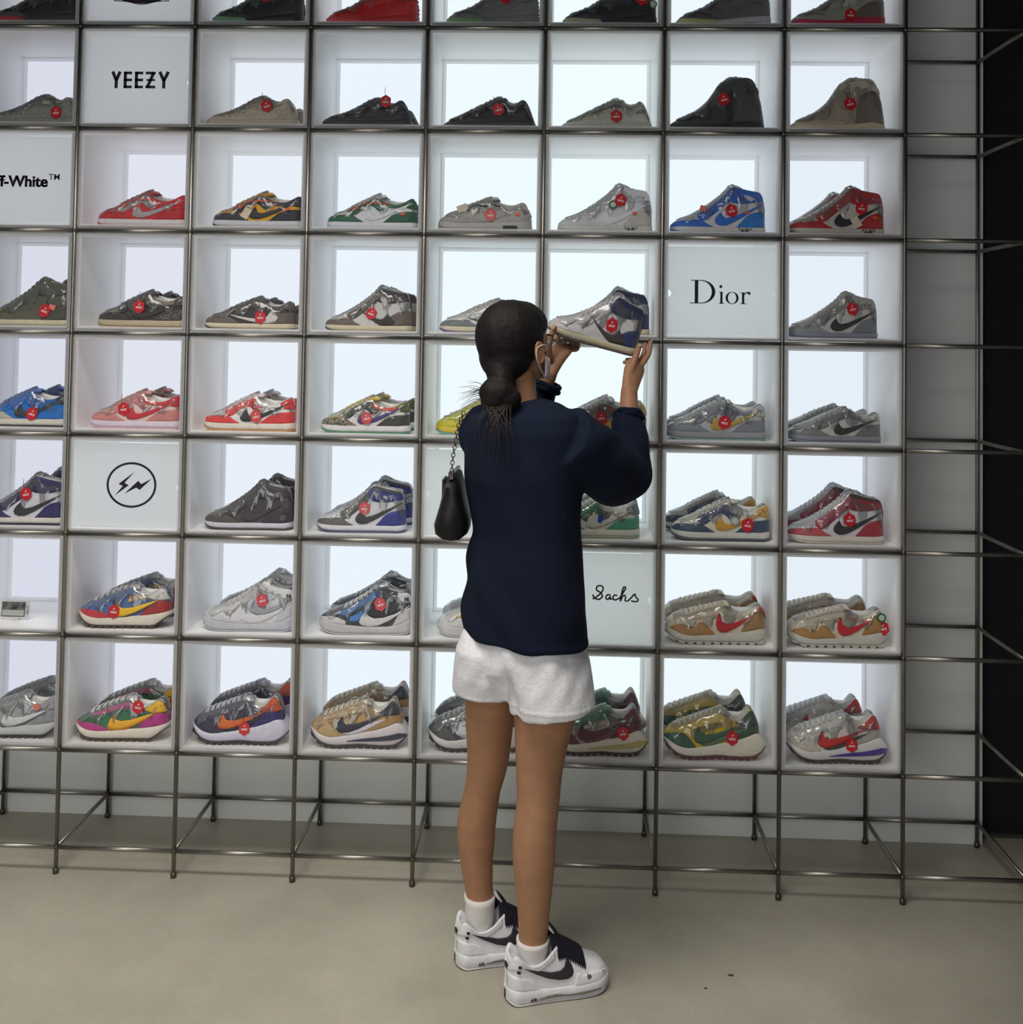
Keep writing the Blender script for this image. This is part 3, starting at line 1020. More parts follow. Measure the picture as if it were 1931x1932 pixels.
style('runner', L, P_RUN, tongue=(28, 62, 11.5, 6.6, 3), laces=(16, 56, 8), extra=[('tread', tread_mesh(L, 13, 4, 94))], film=3)
# -- runner whose heel is cut away
L = Last(zt=[(-2, 15.5), (4, 14.6), (14, 12), (26, 10.6), (40, 11.4), (56, 12.6), (72, 14), (86, 16), (100, 18)],
         zb=[(-2, 12.5), (2, 9.6), (8, 5.6), (14, 2.8), (20, 1.7), (50, 1.6), (82, 1.6), (86, 2.8), (93, 8), (98, 11.4), (102, 13)],
         ze=[(0, 16), (2.5, 19.6), (7, 22), (14, 24.4), (24, 28), (36, 32.6), (48, 37), (56, 39.4), (61, 38.6), (67, 34.6), (74, 33), (80, 34.6), (86, 39), (91, 42.4), (94, 41), (97, 33), (100, 25)],
         zr=[(0, 16.6), (4, 21.4), (10, 25), (20, 29.4), (32, 35), (46, 40.4), (56, 43), (62, 42.6), (66, 40), (100, 38)], xo=62, W=16.4, heel=13.4, sole_out=1.2, depth=12, outsole=1.3)
style('cutaway', L, dict(
    toe_wrap=dict(lo=None, hi=[(0, 17), (5, 18.6), (14, 19), (24, 17.6), (32, 16), (38, 11.6)]),
    eyestay=dict(lo=[(16, 25), (26, 25), (38, 28.6), (50, 32.4), (58, 32), (64, 33)], hi=None),
    overlay=dict(lo=[(56, 27), (66, 29.4), (76, 31)], hi=[(56, 34), (66, 34), (76, 33)], off=.8),
    heel_counter=dict(lo=None, hi=[(70, 13.8), (76, 22), (84, 28), (92, 30), (100, 27)]),
    heel_tab=dict(lo=[(76, 31.6), (84, 30), (98, 30)], hi=None, off=1.0),
    swoosh=dict(key='run', dx=9, dz=-4.6), swoosh_second=dict(key='run2', dx=3, dz=-4.2, off=.75)),
    tongue=(28, 62, 12.5, 6.6, 2), laces=(18, 56, 7), extra=[('tread', tread_mesh(L, 10, 12, 82, 1.6))], film=3)
# -- sand-coloured runner with lugged sole
L = Last(zt=[(-2, 16), (4, 14), (14, 10.4), (26, 8.6), (34, 9.6), (48, 10), (62, 11.4), (80, 13.6), (92, 16), (100, 15)],
         zb=[(-2, 10), (3, 6.6), (9, 3.6), (16, 2), (50, 1.6), (90, 1.6), (96, 3.4), (102, 7)],
         ze=[(0, 17), (2.5, 21), (6, 23.4), (12, 25), (20, 26), (30, 28.4), (42, 31.4), (54, 33.6), (59, 33), (66, 29.4), (72, 27.6), (79, 29), (86, 34), (92, 37.6), (95.5, 37), (98, 30), (100, 22)],
         zr=[(0, 17.6), (4, 23), (10, 26), (18, 28.4), (30, 32), (44, 35.6), (55, 38), (61, 37), (66, 35), (100, 34)], xo=61, W=16.6, heel=13.4, sole_out=1.2, outsole=1.4)
style('lugged', L, dict(
    toe_wrap=dict(lo=[(0, 10), (8, 13), (14, 9), (42, 8)], hi=[(0, 10.4), (6, 17), (14, 19.4), (24, 17.4), (28, 16), (31, 21), (36, 22), (42, 17), (48, 10.4)]),
    eyestay=dict(lo=[(24, 23.6), (32, 24.4), (44, 26.6), (54, 29), (58, 30)], hi=None),
    collar=dict(lo=[(58, 28), (66, 25.6), (74, 25), (80, 27)], hi=None, off=.7),
    heel_counter=dict(lo=None, hi=[(74, 12.4), (78, 21), (82, 28), (88, 32.4), (94, 33), (100, 26)]),
    heel_loop=dict(lo=[(93, 34), (100, 30)], hi=None, off=1.8),
    swoosh=dict(key='mars')), tongue=(28, 60, 10.5, 6.6, 2), laces=(20, 55, 8, 1.0), extra=[('tread', tread_mesh(L, 11, 6, 94, 1.6))])

# -- the white low shoe that is worn
L = Last(zt=[(-2, 12.5), (6, 12.4), (30, 11), (60, 11), (100, 12.4)], zb=[(-2, 6.5), (2, 3.6), (8, 1.6), (18, .3), (50, 0), (92, 0), (98, 1.2), (102, 2.6)],
         ze=[(0, 13.4), (2.5, 17.4), (6, 20.2), (12, 22.6), (20, 24.4), (28, 27.6), (38, 33), (48, 37.8), (54, 39.4), (58, 38.6), (65, 33), (73, 29.6), (81, 29.8), (88, 34.6), (93, 38.6), (96, 37.6), (98.6, 31), (100, 24)],
         zr=[(0, 14), (3, 18.6), (8, 22.4), (16, 25.4), (26, 29.6), (36, 35.6), (46, 40.6), (54, 43.4), (60, 42), (100, 36)], xo=57, W=17.4, heel=14.6, outsole=1.6, depth=12,
         we=[(-2, .72), (12, .66), (25, .58), (45, .56), (57, .82), (66, .96), (78, .99), (90, .95), (102, .9)])
style('worn', L, dict(
    toe_wrap=dict(lo=None, hi=[(0, 14.6), (6, 17.4), (14, 18.6), (24, 18.4), (31, 17.4), (34, 21), (38, 11)]),
    eyestay=dict(lo=[(27, 24.5), (33, 21), (41, 24.6), (50, 30), (56, 31)], hi=None),
    heel_counter=dict(lo=None, hi=[(72, 11.4), (78, 18.4), (86, 22), (100, 23.4)]),
    collar=dict(lo=[(57, 33), (65, 28.6), (73, 25.4), (82, 25.6), (90, 30)], hi=None, off=.8),
    heel_tab=dict(lo=[(88, 29.4), (94, 27.6), (100, 27)], hi=None, off=.8),
    sole_window=dict(lo=[(12, 5.2), (30, 3.8), (56, 4.2), (76, 3.4)], hi=[(12, 6.6), (30, 6), (44, 5.4), (56, 6.8), (66, 6), (76, 3.6)], on='sole', off=.35),
    swoosh=dict(key='af1', dz=3.6, dx=-1)), tongue=None, laces=None, film=0)

FILM_NAMES = {'plastic_wrap'}
GLOSS = {}


def shoe_mat(rgb, kind='leather'):
    rgb = tuple(round(min(250, v * .93 + 16)) for v in rgb)
    if kind == 'rubber':
        return pm('sneaker_rubber', rgb, 0.5, noise=(60, 0.05), crinkle=True)
    if kind == 'knit':
        return pm('sneaker_knit', rgb, 0.8, noise=(160, 0.16), bump=(320, 0.35), crinkle=True)
    if kind == 'print':
        return pm('sneaker_print', rgb, 0.6, noise=(130, 0.1), rgb2=(40, 38, 36), crinkle=True)
    return pm('sneaker_leather', rgb, 0.55, noise=(90, 0.06), bump=(240, 0.12), crinkle=True)


# hexagonal paper tag with a printed mark, shared by all the shoes
def tag_meshes():
    a = [(0.0135 * math.sin(math.pi / 3 * k), 0.0155 * math.cos(math.pi / 3 * k)) for k in range(6)]
    hexm = MB().prism(a, -0.0006, 0.0006).mesh('tag')
    cu = bpy.data.curves.new('tag_text', 'FONT')
    cu.body = 'NICE'
    cu.size = 0.0058
    cu.align_x = 'CENTER'
    cu.offset = 0.0002
    o = bpy.data.objects.new('tag_text', cu)
    COL.objects.link(o)
    dg = bpy.context.evaluated_depsgraph_get()
    me = bpy.data.meshes.new_from_object(o.evaluated_get(dg))
    bpy.data.objects.remove(o)
    me.transform(Matrix.Rotation(math.pi / 2, 4, 'X'))
    me.transform(Matrix.Translation((0, -0.0009, -0.0036)))
    bolt = MB().prism([(-.001, .004), (.0022, .0095), (.0012, .0068), (.003, .0068), (-.0012, .0022), (0, .005), (-.002, .005)], -0.0011, -0.0007)
    bm = bmesh.new()
    bm.from_mesh(me)
    bm.from_mesh(bolt.mesh('tag_mark'))
    bm.to_mesh(me)
    bm.free()
    me.materials.clear()
    me.name = 'tag_print'
    return hexm, me


TAG_ME, TAG_PRINT = tag_meshes()
STRING_ME = MB().tube([(-.001, 0, .014), (-.003, .001, .024), (-.002, .004, .034)], 0.0005, 4).mesh('tag_string')
ROUND_ME = MB()
ROUND_ME.tube([(0, -0.001, 0), (0, 0.001, 0)], 0.0135, 20)
ROUND_ME = ROUND_ME.mesh('round_tag')
ROUND_IN = MB().tube([(0, -0.0015, 0), (0, -0.0011, 0)], 0.0085, 18).mesh('round_tag_centre')
M_TAG = pm('red_tag_card', (196, 34, 46), 0.4, coat=0.3)
M_TAGTXT = pm('white_print', (235, 232, 230), 0.5)
M_STR = pm('dark_string', (50, 44, 44), 0.8)


def text_mesh(body, size, off=0.0, shear=0.0, depth=0.0006):
    cu = bpy.data.curves.new('text', 'FONT')
    cu.body = body
    cu.size = size
    cu.align_x = 'CENTER'
    cu.offset = off
    cu.shear = shear
    cu.extrude = depth / 2
    o = bpy.data.objects.new('text', cu)
    COL.objects.link(o)
    dg = bpy.context.evaluated_depsgraph_get()
    me = bpy.data.meshes.new_from_object(o.evaluated_get(dg))
    bpy.data.objects.remove(o)
    me.transform(Matrix.Rotation(math.pi / 2, 4, 'X'))
    me.materials.clear()
    return me


AIR_ME = text_mesh('"AIR"', 0.0175, 0.0003)


def make_shoe(st, cols, loc, rotz=0.0, label=None, group=None, scale=1.0, tags=(), mats=None, shoe_name='sneaker', air=None, skip=(), extra=None, cat='sneaker', parent=None, rot=None, tint=None):
    d = STYLES[st]
    L = d['last']
    root = empty(shoe_name, loc, rot or (0, 0, rotz))
    root.scale = scale if hasattr(scale, '__len__') else (scale, scale, scale)
    if parent is not None:
        root.parent = parent
    if label:
        tag(root, label, cat, group)
    base = cols['upper']
    mats = mats or {}
    done = {}
    for pn, me in d['parts']:
        if pn in skip:
            continue
        if pn in FILM_NAMES:
            link(pn, me, M_FILM, root)['label'] = 'clear plastic film'
            continue
        if pn not in cols and pn in ('toe_box', 'overlay', 'swoosh_second', 'sole_wedge', 'side_stripe', 'collar_top', 'heel_loop', 'stripe', 'heel_window', 'sole_toe', 'sole_window', 'foxing_wedge'):
            continue
        default = base
        if pn == 'outsole' or pn == 'tread':
            default = cols.get('outsole', (60, 56, 54))
        elif pn == 'midsole':
            default = cols.get('midsole', (225, 222, 215))
        elif pn == 'tissue_stuffing':
            default = (222, 220, 214)
        elif pn == 'laces':
            default = cols.get('tongue', base)
        rgb = cols.get(pn, default)
        kind = mats.get(pn, 'rubber' if pn in ('outsole', 'tread', 'midsole', 'sole_wedge', 'sole_toe', 'sole_window') else mats.get('all', 'leather'))
        nm = 'swoosh' if pn.startswith('swoosh') else pn
        link(nm, me, shoe_mat(rgb, kind), root)
    for tg in tags:
        x, z = tg[0], tg[1]
        kind = tg[2] if len(tg) > 2 else 'hex'
        tilt = tg[3] if len(tg) > 3 else random.uniform(-.35, .35)
        zz = min(z, float(L.ze(x)))
        y = -(float(L.side(x, zz)) + 1.7 + 7 * max(0, z / float(L.ze(x)) - .6)) * U
        p = ((x - 50) * U, y, z * U)
        sl = -0.10
        if kind == 'hex':
            t = link('tag', TAG_ME, M_TAG, root, p, (sl, tilt, 0.0))
            t.scale = (1.42, 1.42, 1.42)
            t['label'] = 'red hexagonal paper tag'
            link('tag_print', TAG_PRINT, M_TAGTXT, t)
            link('tag_string', STRING_ME, M_STR, t)
        elif kind == 'round':
            t = link('tag', ROUND_ME, pm('green_tag', tint or (46, 104, 66), 0.4), root, p, (sl, tilt, 0))
            t['label'] = 'round green tag'
            link('tag_print', ROUND_IN, pm('pale_tag', (190, 200, 190), 0.5), t)
        elif kind in ('card', 'blue', 'pink', 'orange'):
            cc = {'card': (214, 202, 180), 'blue': (30, 70, 190), 'pink': (228, 120, 110), 'orange': (238, 96, 42)}[kind]
            w, h = {'card': (.012, .017), 'blue': (.0065, .009), 'pink': (.010, .008), 'orange': (.0065, .004)}[kind]
            link('hang_tag', MB().box(-w, w, -.0006, .0006, -h, h).mesh('hang_tag'), pm('tag_card', cc, 0.5), root, p, (sl, tilt, 0))
    if air:
        x, z = air
        link('sole_text', AIR_ME, pm('black_print', (18, 17, 20), 0.5), root, ((x - 50) * U, -(float(L.sole_w(x)) + .75) * U, z * U))
    if extra:
        extra(root, L)
    return root


def copy_tree(o, parent=None):
    c = o.copy()
    COL.objects.link(c)
    c.parent = parent
    for ch in o.children:
        copy_tree(ch, c)
    return c

# ------------------------------------------------------------------ sign panels
M_SIGN = pm('frosted_sign_acrylic', (251, 252, 251), 0.45, trans=0.93, noise=(6, 0.012))
M_INK = pm('black_vinyl_letter', (22, 12, 24), 0.5)
SY = 0.0212


def sign_panel(r, c, label):
    x0, x1, z0, z1 = cell(r, c)
    w, h = 0.1605, z1 - z0 - 2 * 0.0225 - .003
    R = 0.0115
    mid = h * 0.47
    arc = [(R * math.sin(a), R * math.cos(a)) for a in np.linspace(0.06, math.pi - .06, 14)]
    poly = [(-w, 0), (w, 0)] + [(w - a, mid - b) for a, b in arc] + [(w, h), (-w, h)] + [(-w + a, mid + b) for a, b in arc]
    o = MB().prism(poly, 0.0215, 0.0245).obj('sign_panel', M_SIGN, loc=((x0 + x1) / 2, 0, z0 + 0.0225))
    # the panel's outline is concave: rebuild its faces from triangles
    bm = bmesh.new()
    bm.from_mesh(o.data)
    bmesh.ops.triangulate(bm, faces=[f for f in bm.faces if len(f.verts) > 4])
    bm.to_mesh(o.data)
    bm.free()
    root = empty('sign', ((x0 + x1) / 2, 0, z0 + 0.0225))
    o.parent = root
    o.location = (0, 0, 0)
    tag(root, label, 'sign', 'frosted sign panels in the boxes')
    return root


def letter(root, mb, name='letter', mat=None):
    return mb.obj(name, mat or M_INK, root)


def seg(mb, a, b, t, y0=0.0206, y1=0.0214):
    a, b = np.array(a, float), np.array(b, float)
    d = (b - a) / np.linalg.norm(b - a)
    n = np.array((-d[1], d[0])) * t / 2
    return mb.prism([tuple(a + n), tuple(a - n), tuple(b - n), tuple(b + n)], y0, y1)


DZ = -0.0225          # signs are measured from the tube axis below
s1 = sign_panel(1, 1, 'frosted panel with bold black capitals and a crossed Z beside the beige sneaker')
H0, H1 = 0.130 + DZ, 0.182 + DZ
T = 0.0098
for i, (a, b, ch) in enumerate([(-.089, -.056, 'Y'), (-.049, -.023, 'E'), (-.014, .012, 'E'), (.020, .051, 'Z'), (.059, .096, 'Y')]):
    m = MB()
    mid = (a + b) / 2
    if ch == 'Y':
        seg(m, (a + T / 2, H1), (mid, H0 + .024), T)
        seg(m, (b - T / 2, H1), (mid, H0 + .024), T)
        seg(m, (mid, H0 + .027), (mid, H0), T)
    elif ch == 'E':
        seg(m, (a + T / 2, H0), (a + T / 2, H1), T)
        for z in (H0 + T * .42, (H0 + H1) / 2, H1 - T * .42):
            seg(m, (a, z), (b, z), T * .84)
    else:
        for z in (H0 + T * .42, H1 - T * .42):
            seg(m, (a, z), (b, z), T * .84)
        seg(m, (a + T * .6, H0 + T * .3), (b - T * .6, H1 - T * .3), T)
        seg(m, (a + .003, (H0 + H1) / 2), (b - .001, (H0 + H1) / 2), T * .6)
    letter(s1, m)

s2 = sign_panel(2, 0, 'frosted panel with black mixed-case lettering and a small raised trademark')
me = text_mesh('Off-White', 0.0480, 0.0012)
bm = bmesh.new()
bm.from_mesh(me)
nb = bmesh.ops.duplicate(bm, geom=bm.verts[:] + bm.edges[:] + bm.faces[:])
bmesh.ops.translate(bm, verts=[g for g in nb['geom'] if isinstance(g, bmesh.types.BMVert)], vec=(.0013, 0, 0))
bm.to_mesh(me)
bm.free()
xs = [v.co.x for v in me.vertices]
link('letter', me, M_INK, s2, (0.081 - max(xs), SY - .0004, 0.1365 + DZ))
me = text_mesh('TM', 0.0265, 0.0001)
xs = [v.co.x for v in me.vertices]
link('letter', me, M_INK, s2, (0.083 - min(xs), SY - .0004, 0.158 + DZ))

s3 = sign_panel(3, 6, 'frosted panel with black serif lettering beside the grey high-top')
B = 0.1175 + DZ


def ring(m, cx, cz, rx, rz, ix, iz, a0=0, a1=2 * math.pi, n=36, sk=0.0):
    t = np.linspace(a0, a1, n)
    m.strip([(cx + rx * math.cos(a), cz + rz * math.sin(a)) for a in t], [(cx + sk + ix * math.cos(a), cz + iz * math.sin(a)) for a in t], 0.0206, 0.0214)


m = MB()                                          # D
seg(m, (-.0735, B), (-.0735, B + .071), .0105)
seg(m, (-.093, B + .0012), (-.058, B + .0012), .0024)
seg(m, (-.0905, B + .0698), (-.058, B + .0698), .0024)
ring(m, -.060, B + .0355, .043, .0355, .0325, .0330, -math.pi / 2, math.pi / 2)
letter(s3, m)
m = MB()                                          # i
seg(m, (.0015, B), (.0015, B + .036), .0068)
seg(m, (-.006, B + .001), (.009, B + .001), .002)
seg(m, (-.005, B + .0345), (.001, B + .0355), .002)
ring(m, -.0005, B + .052, .0045, .0045, .0002, .0002)
letter(s3, m)
m = MB()                                          # o
ring(m, .0335, B + .018, .0195, .0185, .0125, .0168)
letter(s3, m)
m = MB()                                          # r
seg(m, (.0665, B), (.0665, B + .035), .0068)
seg(m, (.058, B + .001), (.077, B + .001), .002)
seg(m, (.059, B + .0335), (.066, B + .0345), .002)
ring(m, .081, B + .027, .012, .010, .0095, .0062, math.pi * .35, math.pi, 16)
ring(m, .0845, B + .0325, .0042, .0042, .0002, .0002)
letter(s3, m)

s4 = sign_panel(5, 1, 'frosted panel with a black ring around two lightning bolts')
cx, cz = .0108, .1475 + DZ
m = MB()
ring(m, cx, cz, .0775, .0695, .0710, .0630, n=64)
letter(s4, m, 'ring')


def px_poly(pts):
    # read off the emblem: ring spans 811..1185 by 203..562 in these units
    return [(cx + (x - 998) / 187 * .0775, cz - (y - 382) / 180 * .0695) for x, y in pts]


for pts in ([(1020, 277), (900, 376), (934, 391), (872, 470), (977, 385), (945, 366)], [(1150, 328), (1070, 374), (1048, 348), (945, 452), (1035, 402), (1060, 420)]):
    bm = bmesh.new()
    q = px_poly(pts)
    m = MB().prism(q, .0206, .0214)
    o = letter(s4, m, 'lightning_bolt')
    bm.from_mesh(o.data)
    bmesh.ops.triangulate(bm, faces=[f for f in bm.faces if len(f.verts) > 4])
    bm.to_mesh(o.data)
    bm.free()

s5 = sign_panel(6, 5, 'frosted panel with a handwritten black name beside the sand sneakers')


def hand(path):
    out = []
    for x, y in path:
        out.append((-.0142 + (x - 1368) / (1710 - 1368) * .137, .186 + DZ - (y - 1226) / (1350 - 1226) * .0470))
    return catmull(out, 7)


for path in ([(1368, 1300), (1382, 1325), (1415, 1336), (1440, 1312), (1425, 1282), (1396, 1262), (1402, 1234), (1424, 1228), (1444, 1240), (1438, 1275), (1402, 1312), (1369, 1336)],
             [(1503, 1302), (1480, 1298), (1466, 1320), (1480, 1335), (1500, 1312), (1499, 1333), (1520, 1326)],
             [(1552, 1302), (1530, 1300), (1520, 1320), (1534, 1338), (1570, 1322)],
             [(1570, 1322), (1600, 1270), (1614, 1240), (1598, 1238), (1584, 1290), (1575, 1346), (1592, 1308), (1608, 1300), (1614, 1318), (1610, 1340), (1630, 1345)],
             [(1630, 1345), (1660, 1312), (1682, 1288), (1690, 1310), (1708, 1332), (1692, 1347), (1655, 1341)]):
    p = hand(path)
    m2 = MB()
    m2.tube([(x, .0209, z) for x, z in p], .0023, 6)
    for i, v in enumerate(m2.v):
        m2.v[i] = (v[0], .0209 + (v[1] - .0209) * .25, v[2])
    letter(s5, m2)

s6 = sign_panel(0, 1, 'frosted panel with the lower edge of a dark winged emblem')
m = MB()
zb = .0775 + DZ
t = np.linspace(-1, 1, 41)
m.strip([(x * .062, zb + .016 - .016 * math.sqrt(max(0, 1 - (x * .8) ** 2)) * 1.0 + .004 * abs(x)) for x in t], [(x * .055, zb + .062 - .02 * x * x) for x in t], .0206, .0214)
letter(s6, m, 'emblem')
m = MB()
m.strip([(x * .088, zb + .011 - .011 * math.exp(-(x * 2.2) ** 2) - .0032) for x in t], [(x * .088, zb + .011 - .011 * math.exp(-(x * 2.2) ** 2) - .0005) for x in t], .0206, .0214)
letter(s6, m, 'emblem_outline')
s7 = sign_panel(5, 4, 'frosted panel partly hidden behind the black handbag')

# ------------------------------------------------------------------ the sneakers in the boxes
W_ = (226, 226, 222)
OFF = (205, 200, 184)
CREAM = (214, 204, 178)
GREY = (150, 152, 154)
LG = (186, 188, 190)
BLK = (30, 29, 32)
RED = (196, 28, 36)
NAVY = (26, 36, 74)
GUM = (160, 118, 70)

TOE = {(0, 2): 0.031, (0, 3): 0.032, (0, 4): 0.05, (0, 5): 0.053, (0, 6): 0.045, (0, 7): 0.033, (1, 2): 0.014, (1, 3): 0.026, (1, 4): 0.042, (1, 5): 0.048, (1, 6): 0.027, (1, 7): 0.034, (2, 1): 0.04, (2, 2): 0.046, (2, 3): 0.048, (2, 4): 0.036, (2, 5): 0.047, (2, 6): 0.033, (2, 7): 0.033, (3, 1): 0.05, (3, 2): 0.03, (3, 3): 0.048, (3, 4): 0.046, (3, 7): 0.032, (4, 1): 0.037, (4, 2): 0.036, (4, 3): 0.043, (4, 4): 0.04, (4, 5): 0.037, (4, 6): 0.027, (4, 7): 0.034, (5, 2): 0.044, (5, 3): 0.036, (5, 5): 0.013, (5, 6): 0.047, (5, 7): 0.036, (6, 1): 0.013, (6, 2): 0.047, (6, 3): 0.051, (6, 4): 0.056, (6, 6): 0.031, (6, 7): 0.035, (7, 1): 0.013, (7, 2): 0.025, (7, 3): 0.031, (7, 4): 0.033, (7, 5): 0.042, (7, 6): 0.028, (7, 7): 0.038}
for r in range(8):
    TOE.setdefault((r, 0), 0.045)


def heel_teeth(root, L):
    m = MB()
    for i in range(9):
        z = 3 + i * 4.4
        x = 99.2 if z < 24 else 98.0
        m.add([((x - 50) * U, -1.6 * U, z * U), ((x - 50) * U, 1.6 * U, z * U), ((x - 50) * U, 1.6 * U, (z + 4.2) * U), ((x - 50) * U, -1.6 * U, (z + 4.2) * U), ((x + 2.4 - 50) * U, 0, (z + 2) * U)],
              [(3, 2, 1, 0), (0, 1, 4), (1, 2, 4), (2, 3, 4), (3, 0, 4)])
    return m.obj('heel_teeth', shoe_mat((190, 30, 34)), root)


def heel_teeth_grey(root, L):
    heel_teeth(root, L).material_slots[0].material = shoe_mat((120, 122, 124))


def bolt_mark(root, L):
    x, z = 92, 14.5
    y = -(float(L.side(x, z)) + 1.3) * U
    m = MB()
    t = np.linspace(0, 2 * math.pi, 24)
    m.strip([(.0085 * math.cos(a), .0085 * math.sin(a)) for a in t], [(.0073 * math.cos(a), .0073 * math.sin(a)) for a in t], -.0002, .0004)
    m.prism([(-.0045, -.005), (-.0005, .0006), (-.002, .001), (.0045, .005), (.001, -.0006), (.0025, -.001)], -.0002, .0004)
    m.obj('heel_mark', pm('grey_print', (150, 150, 152), .5), root, loc=((x - 50) * U, y, z * U), rot=(0, 0, .5))


def n_mark(root, L):
    x, z = 93.5, 35.5
    y = -(float(L.side(x, z)) + 1.4) * U
    link('heel_text', text_mesh('N', .017, .0004), pm('black_print', (18, 17, 20), 0.5), root, ((x - 50) * U, y, z * U), (0, 0, .45))


def orange_laces(root, L):
    pts = [(24, 1), (30, 3), (33, -2), (38, 2), (46, 0), (52, -2.5), (60, -1), (68, 1)]
    m = MB()
    P = []
    for x, dz in pts:
        z = float(L.ze(x)) - 2.5 + dz
        P.append(((x - 50) * U, -(float(L.side(x, min(z, L.ze(x)))) + 1.6) * U, z * U))
    m.tube(catmull(P, 5), .0021, 6)
    return m.obj('outer_lace', pm('orange_lace', (236, 84, 50), .6), root, smooth=True)


def dark_laces(root, L):
    orange_laces(root, L).material_slots[0].material = pm('dark_lace', (34, 30, 44), .6)


def ankle_wing(root, L):
    x, z = 82, 39.6
    y = -(float(L.side(x, z)) + 1.5) * U
    t = np.linspace(0, 2 * math.pi, 24)
    m = MB().prism([(.016 * math.cos(a) * (1 - .25 * math.cos(3 * a)), .0065 * math.sin(a)) for a in t[:-1]], -.0004, .0004)
    m.obj('ankle_emblem', pm('emblem_print', (190, 196, 206), .5), root, loc=((x - 50) * U, y, z * U), rot=(.1, .5, .08))


# (row, col): style, colours, description, options
SH = {}
SH[0, 0] = ('strap_high', dict(upper=(34, 32, 36), toe_wrap=(70, 66, 70), heel_counter=(26, 26, 34), midsole=(52, 48, 48), outsole=(150, 136, 110), swoosh=RED, sole_toe=(170, 40, 44)), 'black high-top with red toe edge beside the winged emblem', {})
SH[0, 2] = ('strap_high', dict(upper=(28, 30, 32), toe_wrap=(40, 48, 40), midsole=(24, 24, 28), sole_toe=(98, 146, 108), outsole=(36, 36, 38)), 'black high-top with pale green toe sole', dict(tags=[(60, 34)]))
SH[0, 3] = ('strap_high', dict(upper=(196, 26, 32), midsole=(190, 30, 36), outsole=(170, 28, 34), tongue=(196, 30, 36), sole_toe=(205, 56, 58), sole_window=(110, 14, 20)), 'all red high-top with toothed heel edge', dict(extra=heel_teeth))
SH[0, 4] = ('strap_high', dict(upper=(112, 114, 116), toe_wrap=(104, 106, 106), midsole=(118, 120, 122), outsole=(96, 120, 90), sole_toe=(104, 150, 96), sole_window=(40, 40, 44), tongue=(120, 120, 122)), 'grey high-top with green tinted toe sole and toothed heel', dict(extra=heel_teeth_grey, tags=[(64, 33)]))
SH[0, 5] = ('strap_high', dict(upper=(38, 40, 46), toe_wrap=(48, 50, 56), midsole=(34, 36, 42), outsole=(150, 154, 128), sole_toe=(158, 162, 132), heel_counter=(26, 27, 32)), 'charcoal high-top with cream glowing toe sole', dict(tags=[(84, 32), (96, 27, 'round')], tint=(120, 140, 120)))
SH[0, 6] = ('strap_high', dict(upper=(92, 90, 90), toe_wrap=(70, 70, 66), midsole=(176, 178, 184), outsole=(170, 172, 120), sole_toe=(170, 176, 112), sole_window=(60, 54, 58)), 'dark grey high-top with lime toe and pale grey midsole', {})
SH[0, 7] = ('strap_high', dict(upper=(150, 148, 138), toe_wrap=(140, 140, 132), heel_counter=(92, 84, 70), midsole=(176, 28, 58), outsole=(170, 26, 56), ankle_strap=(170, 168, 158)), 'stone grey high-top on a crimson midsole', dict(tags=[(61, 15)]))
K = dict(all='knit')
SH[1, 0] = ('knit', dict(upper=(112, 114, 104), midsole=(106, 108, 98), outsole=(96, 98, 88), eyestay=(104, 104, 94)), 'moss grey knit low sneaker', dict(mats=K, tags=[(78, 15)], second=True))
SH[1, 2] = ('knit', dict(upper=(160, 150, 134), midsole=(150, 140, 122), outsole=(140, 130, 112), eyestay=(152, 142, 126), heel_counter=(146, 136, 122)), 'beige grey knit low sneaker', dict(mats=K, tags=[(68, 24)], second=True))
SH[1, 3] = ('knit', dict(upper=(40, 40, 44), midsole=(36, 36, 40), outsole=(28, 28, 30), heel_counter=(34, 34, 38), eyestay=(46, 46, 50)), 'black knit low sneaker with bulging collar', dict(tags=[(72, 31)], second=True))
SH[1, 4] = ('wave', dict(upper=(34, 34, 38), midsole=(40, 40, 44), outsole=(34, 34, 36), side_panel=(28, 28, 34), tongue=(44, 46, 48), heel_counter=(26, 26, 34)), 'black low trainer with wavy upper', dict(tags=[(61, 22)]))
SH[1, 5] = ('wave', dict(upper=(158, 158, 148), midsole=(152, 152, 140), outsole=(140, 140, 128), side_panel=(150, 150, 138), stripe=(92, 90, 88), heel_window=(92, 92, 92), tongue=(196, 196, 192)), 'pale grey low trainer with a dark heel window', dict(tags=[(61, 16)]))
SH[1, 6] = ('boot', dict(upper=(42, 46, 44), midsole=(26, 27, 28), outsole=(22, 23, 24), zip=(20, 22, 30), heel_counter=(50, 54, 54), ankle_strap=(34, 38, 38), tongue=(54, 58, 56)), 'black suede ankle boot sneaker', dict(tags=[(56, 35)]))
SH[1, 7] = ('boot', dict(upper=(140, 128, 112), midsole=(176, 164, 138), outsole=(160, 148, 122), zip=(120, 112, 102), heel_counter=(92, 84, 72), ankle_strap=(150, 140, 122), toe_wrap=(150, 138, 120), tongue=(160, 152, 140)), 'taupe suede ankle boot sneaker', dict(tags=[(61, 31)]))
SH[2, 1] = ('dunk', dict(upper=(196, 30, 38), toe_wrap=(178, 26, 34), eyestay=(150, 146, 148), toe_box=(196, 60, 62), heel_counter=(176, 24, 34), swoosh=(158, 154, 156), midsole=(206, 202, 204), outsole=(178, 40, 46), tongue=(190, 50, 54)), 'red and grey low sneaker with red outsole', dict(extra=orange_laces))
